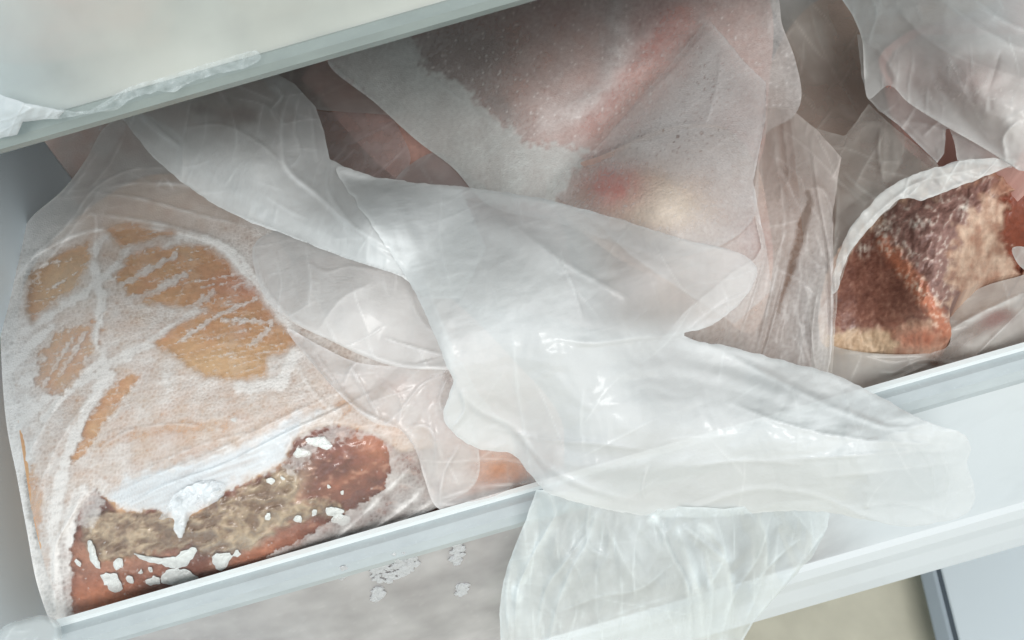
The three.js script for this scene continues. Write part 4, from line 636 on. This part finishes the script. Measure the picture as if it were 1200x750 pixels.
const f1 = surface({ poly: 1, jag: 0.7, jagf: 16,
  out: [[896, 126], [924, 126], [955, 150], [986, 184], [982, 210], [976, 250], [977, 330], [976, 400], [970, 442], [920, 436], [845, 418], [770, 405], [800, 368], [860, 318], [884, 304], [892, 290], [884, 250], [882, 214], [889, 180], [897, 150]], step: 1.8, over: [low, pale], lift: 0.005,
  ctrl: [[896, 126, 0.05], [955, 150, 0.052], [986, 184, 0.05], [977, 300, 0.034], [972, 442, 0.0], [845, 418, 0.012], [780, 400, 0.03], [885, 300, 0.045], [930, 300, 0.035], [884, 214, 0.055]],
  crease: [
    { p: [[905, 140], [912, 200], [920, 260], [905, 340], [885, 420]], a: 6, w: 16, s: 1, drop: 5, al: 0.28, lw: 4 }, { p: [[950, 155], [958, 220], [972, 300], [974, 400], [970, 440]], a: 5, w: 14, s: -1, drop: 4, al: 0.35, lw: 3 }, { p: [[925, 300], [908, 370], [892, 425]], a: 3, w: 8, al: 0.25 }, { p: [[944, 222], [962, 220], [978, 262], [976, 330]], a: 3, w: 9, al: 0.3 },
    { p: [[916, 128], [922, 180], [928, 230]], a: 2.5, w: 10, al: 0.15 }, { p: [[896, 130], [888, 190], [884, 250], [894, 292]], a: 3, w: 9, al: 0.2, full: 1 }, { p: [[955, 150], [984, 186], [974, 210]], a: 2, w: 8, al: 0.3 }, { p: [[865, 400], [886, 340], [900, 290]], a: 3, w: 9, al: 0.25 }, { p: [[960, 330], [952, 390], [956, 436]], a: 2, w: 8, al: 0.15 },
  ],
  fine: (x, y) => 1.6 * crumple(x * 1.5 + y * 0.3, y * 0.4, 50, 311, 6) + 1.4 * (ridged((x + y * 0.16) / 26, y / 160, 316, 2) - 0.5), hem: [3, 0.23],
  alpha: (x, y) => { const h = fbm(x / 5, y / 5, 313, 4); return 0.46 + 0.12 * fbm(x / 16, y / 50, 314, 4) + 0.2 * h * ss(150, 300, y) - 0.4 * slit(x, y) - 0.4 * (1 - ss(1, 6, segDist([[946, 226], [950, 240], [938, 262]], x, y))) - 0.15 * disc(930, 210, 22, 30)(x, y); },
  color: (x, y) => mix([0.72, 0.64, 0.6], [0.74, 0.71, 0.69], ss(200, 380, y)),
});
put('film', f1[0], M.film, bagF);

// ---- the big white bag thrown over everything
const bagB = thing('plastic_bag', 'large milky white plastic bag lying across the middle and hanging over the drawer rim', 'plastic bag', onY(620, 420, 0.05));
const blotGap = blot([[225, 125], [275, 122], [300, 130], [300, 145], [262, 147], [250, 140], [228, 132]], 10, 5, 12, 324);
const b1 = surface({ poly: 1, jag: 0.7, jagf: 16,
  out: [[140, 134], [156, 125], [215, 111], [282, 95], [319, 84], [345, 98], [370, 126], [381, 160], [386, 186], [420, 204], [470, 214], [540, 222], [570, 290], [540, 350], [500, 350], [472, 324], [400, 301], [332, 274], [296, 262], [255, 242], [212, 213], [174, 179]], step: 1.8, over: [filmA, g1, backL, h2], lift: 0.004,
  ctrl: [[140, 134, 0.08], [215, 111, 0.085], [319, 84, 0.08], [381, 160, 0.075], [420, 204, 0.075], [540, 222, 0.074], [540, 350, 0.076], [472, 324, 0.084], [400, 301, 0.085], [255, 242, 0.082], [174, 179, 0.082], [300, 190, 0.095], [430, 260, 0.098]],
  crease: [
    { p: [[345, 98], [332, 130], [330, 165], [336, 195], [375, 230], [410, 262], [470, 300]], a: 5, w: 20, s: -1, drop: 5, al: 0.25, lw: 2.4 }, { p: [[225, 108], [216, 160], [213, 212]], a: 2, w: 9, al: 0.2 }, { p: [[160, 128], [190, 155], [215, 175]], a: 1.8, w: 8, al: 0.22 }, { p: [[215, 150], [260, 146], [300, 165], [336, 194]], a: 2.2, w: 10, s: 1, al: 0.18 },
    { p: [[174, 179], [212, 213], [255, 242], [332, 274], [400, 301], [472, 324]], a: 2.6, w: 8, al: 0.45, full: 1, lw: 3 }, { p: [[318, 96], [330, 112], [318, 128], [332, 150]], a: 2.5, w: 6, al: 0.3 }, { p: [[350, 110], [345, 150], [352, 180], [340, 196]], a: 2, w: 7, al: 0.28 }, { p: [[362, 122], [368, 160], [372, 190]], a: 1.8, w: 8, al: 0.15 },
    { p: [[386, 186], [384, 220], [410, 262]], a: 2, w: 10, al: 0.12 }, { p: [[300, 120], [318, 128], [335, 148]], a: 1.5, w: 6, al: 0.2 }, { p: [[405, 255], [440, 290], [470, 308]], a: 1.6, w: 6, al: 0.25 }, { p: [[140, 136], [172, 178]], a: 1.2, w: 6, al: 0.3, full: 1 },
  ],
  fine: (x, y) => 0.9 * crumple(x, y, 55, 321, 7) + 0.3 * crumple(x, y, 22, 325, 6) + 0.5 * crumple(x, y, 24, 322, 6) * disc(325, 125, 50, 45)(x, y), hem: [3, 0.27], curl: [5.0, -0.68],
  alpha: (x, y) => { const f = fbm(x / 30, y / 26, 323, 4); let a = lerp(0.64, 0.92, ss(135, 190, y + 0.12 * (x - 220) * ss(380, 200, x))) + 0.12 * f; a -= 0.22 * clamp(blotGap(x, y)); a -= 0.1 * ss(340, 375, x) * ss(200, 120, y); a += 0.12 * ss(400, 480, x); return a; },
  color: (x, y) => [0.79, 0.81, 0.81],
});
put('flap', b1[0], M.film, bagB, 'thin translucent flap reaching up to the left');
const b2 = surface({ lines: 0.5, L: 70, jag: 1.3, jagf: 14,
  out: [[395, 196], [440, 207], [480, 213], [560, 221], [640, 234], [720, 255], [800, 280], [868, 297], [887, 314], [878, 342], [836, 380], [800, 392], [812, 399], [850, 405], [900, 418], [980, 440], [1040, 470], [1090, 496], [1128, 508], [1138, 524], [1134, 545], [1142, 570], [1138, 596], [1126, 606], [1104, 612], [1060, 617], [1010, 608], [965, 600], [900, 600], [850, 605], [790, 606], [740, 602], [690, 592], [642, 577], [618, 552], [600, 532], [560, 526], [530, 506], [520, 488], [531, 446], [524, 430], [506, 385], [482, 335], [440, 270]], step: 1.9, over: [b1, g1, g2, c2, f1], lift: 0.0045,
  ctrl: [[395, 196, 0.082], [560, 221, 0.08], [720, 255, 0.086], [868, 297, 0.072], [878, 340, 0.062], [800, 392, 0.055], [900, 418, 0.04], [1040, 470, 0.022], [1128, 510, 0.006], [1140, 580, 0.02, 'z'], [1050, 616, 0.024, 'z'], [900, 600, 0.026, 'z'], [740, 602, 0.024, 'z'], [640, 577, 0.02, 'z'], [600, 532, 0.03], [530, 506, 0.05], [525, 430, 0.085], [600, 330, 0.098], [640, 430, 0.084], [750, 500, 0.06], [900, 510, 0.042], [1020, 540, 0.03], [780, 330, 0.088]],
  crease: [
    { p: [[887, 316], [878, 342], [836, 380], [792, 392], [745, 396], [692, 402], [650, 396]], a: 5, w: 34, s: 1, drop: 5, al: 0.12, lw: 3 }, { p: [[600, 262], [650, 300], [700, 330], [740, 352]], a: 2, w: 14, al: 0.1 }, { p: [[560, 250], [620, 285], [660, 310], [690, 350]], a: 3, w: 24, round: 1 }, { p: [[640, 288], [668, 330], [684, 378]], a: 1.8, w: 9, al: 0.12 }, { p: [[800, 392], [840, 360], [880, 340]], a: 1.5, w: 10, al: 0.1 },
    { p: [[455, 215], [480, 280], [505, 345], [530, 420]], a: 2.5, w: 16, round: 1, al: 0.05 }, { p: [[531, 446], [560, 480], [600, 500], [640, 545], [700, 575], [760, 590]], a: 4, w: 18, s: -1, drop: 7, al: 0.1, lw: 3 }, { p: [[575, 500], [640, 515], [700, 520], [760, 528]], a: 2.6, w: 14, al: 0.08 }, { p: [[600, 520], [680, 545], [760, 548], [850, 540]], a: 3, w: 18, round: 1 }, { p: [[528, 505], [545, 480], [540, 455]], a: 2, w: 9, al: 0.1 },
    { p: [[820, 400], [900, 440], [970, 475], [1050, 505], [1120, 515]], a: 3, w: 16, s: 1, drop: 7, al: 0.06 }, { p: [[850, 470], [930, 500], [1010, 515], [1120, 522]], a: 2.6, w: 12, al: 0.1 }, { p: [[900, 540], [980, 535], [1060, 530], [1130, 528]], a: 2.6, w: 12, al: 0.08 }, { p: [[800, 548], [870, 540], [940, 544]], a: 2.2, w: 11, al: 0.12 }, { p: [[960, 560], [1040, 552], [1130, 540]], a: 2.4, w: 10, al: 0.1 },
    { p: [[800, 600], [880, 575], [950, 580], [1000, 600], [1050, 618]], a: 3.5, w: 14, s: 1, drop: 6, al: 0.12 }, { p: [[1100, 520], [1112, 560], [1106, 608]], a: 3, w: 12, al: 0.1 }, { p: [[1060, 510], [1090, 540], [1096, 590]], a: 2, w: 10, al: 0.08 }, { p: [[1000, 596], [1060, 590], [1108, 606]], a: 2.6, w: 9, al: 0.15 }, { p: [[760, 545], [754, 565], [752, 585]], a: 2.2, w: 6, al: 0.2 }, { p: [[990, 480], [1040, 500], [1090, 498]], a: 1.8, w: 8, al: 0.1 },
    { p: [[700, 440], [780, 430], [880, 450], [960, 480]], a: 1.6, w: 14, round: 1 }, { p: [[640, 234], [720, 255], [800, 280], [868, 297]], a: 1, w: 7, al: 0.2, full: 1 },
  ],
  fine: (x, y) => 0.9 * crumple(x, y, 90, 331, 6) + 0.6 * crumple(x, y, 30, 335, 6) + 0.14 * crumple(x, y, 15, 337, 6) + (1.5 * crumple(x, y, 40, 332, 7) + 0.7 * crumple(x, y, 17, 336, 6)) * ss(900, 1060, x) + 0.5 * ridged(x / 70, (y + 0.05 * x) / 11, 333, 2) * ss(820, 960, x) * ss(450, 500, y), hem: [3, 0.18], curl: [5.0, -1.12],
  alpha: (x, y) => { const f = fbm(x / 50, y / 40, 334, 4); let a = 0.9 + 0.06 * f; a -= 0.38 * ss(640, 740, x) * ss(405, 365, y) ; a -= 0.2 * disc(590, 240, 90, 22, 0.2)(x, y); a -= 0.22 * ss(930, 1110, x); a -= 0.1 * disc(720, 560, 110, 40)(x, y); return a; },
  color: (x, y) => mix([0.8, 0.815, 0.815], [0.78, 0.775, 0.77], ss(680, 760, x) * ss(400, 350, y)),
});
put('body', b2[0], M.film, bagB, 'milky doubled body of the bag');
const b3 = surface({ lines: 0.6, L: 85, poly: 1, jag: 0.7, jagf: 16,
  out: [[628, 574], [700, 580], [760, 592], [850, 596], [930, 586], [974, 586], [970, 618], [952, 652], [918, 690], [884, 728], [862, 765], [588, 765], [585, 720], [590, 680], [600, 648], [616, 610]], step: 1.8, 
  ctrl: [[628, 574, 0.016, 'z'], [760, 590, 0.022, 'z'], [930, 586, 0.022, 'z'], [970, 618, 0.014, 'z'], [884, 728, 0.02, 'z'], [862, 765, 0.03, 'z'], [590, 680, 0.018, 'z'], [590, 765, 0.024, 'z'], [720, 680, 0.034, 'z'], [820, 690, 0.036, 'z']],
  crease: [
    { p: [[768, 602], [785, 645], [805, 685], [812, 765]], a: 6, w: 26, s: 1, drop: 4, al: 0.3, lw: 2.4 }, { p: [[800, 615], [830, 640], [856, 662]], a: 4, w: 14, al: 0.25, lw: 3 }, { p: [[660, 590], [630, 640], [608, 690], [604, 765]], a: 4, w: 16, al: 0.35, lw: 7 }, { p: [[690, 620], [665, 655], [640, 690], [628, 765]], a: 3, w: 13, al: 0.25, lw: 3 }, { p: [[970, 618], [930, 672], [884, 728], [862, 765]], a: 3, w: 9, al: 0.35, full: 1 }, { p: [[905, 600], [890, 650], [860, 700], [842, 765]], a: 4, w: 14, al: 0.25 },
    { p: [[948, 596], [952, 640], [938, 664]], a: 2, w: 8, al: 0.2 }, { p: [[600, 650], [594, 700], [600, 765]], a: 2, w: 8, al: 0.3 }, { p: [[612, 672], [606, 690], [604, 712]], a: 1.5, w: 8, al: 0.55, lw: 6 }, { p: [[730, 722], [726, 745], [720, 765]], a: 2.4, w: 7, al: 0.4 }, { p: [[650, 720], [700, 700], [750, 690], [790, 660]], a: 2.4, w: 14, al: 0.15 }, { p: [[690, 590], [690, 640], [720, 655]], a: 2, w: 10, al: 0.15 }, { p: [[840, 610], [850, 650], [830, 690]], a: 2, w: 10, al: 0.18 },
    { p: [[880, 690], [915, 650], [940, 630]], a: 2.4, w: 9, al: 0.35 }, { p: [[866, 745], [890, 690], [900, 640], [890, 605]], a: 3, w: 12, al: 0.3, lw: 3 }, { p: [[850, 760], [858, 690], [846, 640], [812, 608]], a: 3, w: 14, al: 0.45, lw: 6 }, { p: [[826, 760], [822, 700], [806, 650], [790, 610]], a: 3, w: 14, al: 0.4, lw: 5 }, { p: [[640, 765], [660, 690], [690, 630], [700, 595]], a: 3, w: 14, al: 0.3, lw: 4 }, { p: [[762, 604], [768, 612], [776, 625]], a: 2, w: 8, al: 0.6, lw: 6 }, { p: [[690, 735], [740, 715], [790, 700]], a: 2, w: 16, al: 0.15, lw: 5 }, { p: [[820, 620], [835, 680], [830, 765]], a: 2, w: 9, al: 0.15 },
  ],
  fine: (x, y) => 6 * crumple(x * 1.3, y * 0.55, 60, 341, 8) + 1.4 * crumple(x * 1.3, y * 0.7, 26, 342, 6), hem: [3, 0.27], curl: [5.0, -0.90],
  alpha: (x, y) => 0.52 + 0.16 * fbm(x / 26, y / 40, 343, 4) + 0.3 * ss(0.66, 0.95, ridged((x + 0.25 * (y - 600) * ss(880, 760, x) * 0) / 26, y / 120, 344, 2)) * ss(590, 640, y) + 0.3 * ss(800, 815, x) * ss(870, 840, x) * ss(630, 670, y) + 0.12 * ss(660, 630, x) + 0.12 * ss(840, 900, x),
  color: () => [0.84, 0.9, 0.91],
});
put('hanging_end', b3[0], M.gloss, bagB, 'clear crinkled end hanging down outside the drawer front');

// ---- scraps of film over the lip of the upper drawer
const scrap = thing('plastic_bag', 'scrap of white film caught over the lip of the upper drawer', 'plastic bag', onZ(60, 130, -0.09));
const s1 = surface({ poly: 1, jag: 0.7, jagf: 16, out: [[-8, 108], [30, 121], [60, 127], [76, 130], [68, 139], [38, 141], [26, 143], [20, 158], [-8, 164]], step: 1.6, ctrl: [[-8, 108, -0.092, 'z'], [76, 130, -0.09, 'z'], [20, 158, -0.09, 'z'], [20, 130, -0.086, 'z']], fine: (x, y) => crumple(x, y, 26, 401, 5), hem: [3, 0.14], curl: [4.0, -0.68], alpha: () => 0.8, color: () => [0.66, 0.7, 0.72] });
put('film', s1[0], M.film, scrap);
const s2 = surface({ out: [[28, 122], [60, 127], [100, 130], [118, 122], [150, 103], [200, 88], [260, 70], [300, 60], [306, 68], [292, 78], [250, 88], [216, 100], [204, 108], [190, 107], [152, 117], [140, 127], [104, 133], [60, 140], [35, 136]], step: 1.6, ctrl: [[28, 122, -0.09, 'z'], [100, 130, -0.091, 'z'], [150, 103, -0.094, 'z'], [300, 62, -0.094, 'z'], [204, 106, -0.09, 'z'], [140, 126, -0.09, 'z']], fine: (x, y) => 1.0 * crumple(x, y, 22, 402, 6) + 0.8 * fbm(x / 8, y / 8, 403, 3), jag: 1, crease: [{ p: [[105, 130], [130, 120], [146, 106]], a: 2, w: 6, al: 0.4 }, { p: [[60, 128], [110, 132], [140, 124]], a: 1.5, w: 5, al: 0.4 }], hem: [3, 0.18], alpha: (x, y) => 0.26 + 0.45 * fbm(x / 14, y / 10, 404, 3), color: () => [0.66, 0.72, 0.73] });
put('film', s2[0], M.film, scrap);
// ---- lumps of frost on the drawer's front
const frostLump = (px, py, n, sx, sy, label, seed) => {
  const q = rng(seed), gs = [], zAt = (x, y) => onZ(x, y, 0.0066).y > -0.0115 ? (onZ(x, y, 0.0066).y > -0.009 ? 0.0066 : 0.0045) : 0.0006;
  for (let i = 0; i < n; i++) {
    const g = new THREE.IcosahedronGeometry(1, 1), p = g.attributes.position, r = 0.0008 + 0.0017 * q() ** 2, k = Math.floor(q() * 1e4);
    for (let j = 0; j < p.count; j++) { const f = 0.7 + 0.6 * hash(Math.round(p.getX(j) * 50) + k, Math.round(p.getY(j) * 50) + Math.round(p.getZ(j) * 71), 5); p.setXYZ(j, p.getX(j) * f * r, p.getY(j) * f * r, p.getZ(j) * f * r * 0.4); }
    g.computeVertexNormals(); const a = q() * 6.28, d = Math.sqrt(q()); const X = px + Math.cos(a) * d * sx, Y = py + Math.sin(a) * d * sy - Math.cos(a) * d * sx * 0.28, s = onZ(X, Y, zAt(X, Y)); g.translate(s.x, s.y, s.z); gs.push(g);
  }
  const m = put('frost_lump', mergeGeometries(gs), M.ice); return tag(m, label, 'frost');
};
frostLump(462, 665, 110, 27, 15, 'largest cluster of white frost crumbs on the drawer front, under the rim', 7);
frostLump(441, 696, 26, 7, 7, 'round frost crumb below the largest cluster on the drawer front', 8);
frostLump(536, 648, 36, 6, 12, 'upright frost clump on the drawer front right of the largest cluster', 9);
frostLump(542, 692, 24, 6, 6, 'single pale frost crumb below the upright clump on the drawer front', 10);
frostLump(401, 672, 18, 4, 8, 'small frost crumb on the drawer front left of the largest cluster', 11);
renderer.render(scene, camera);
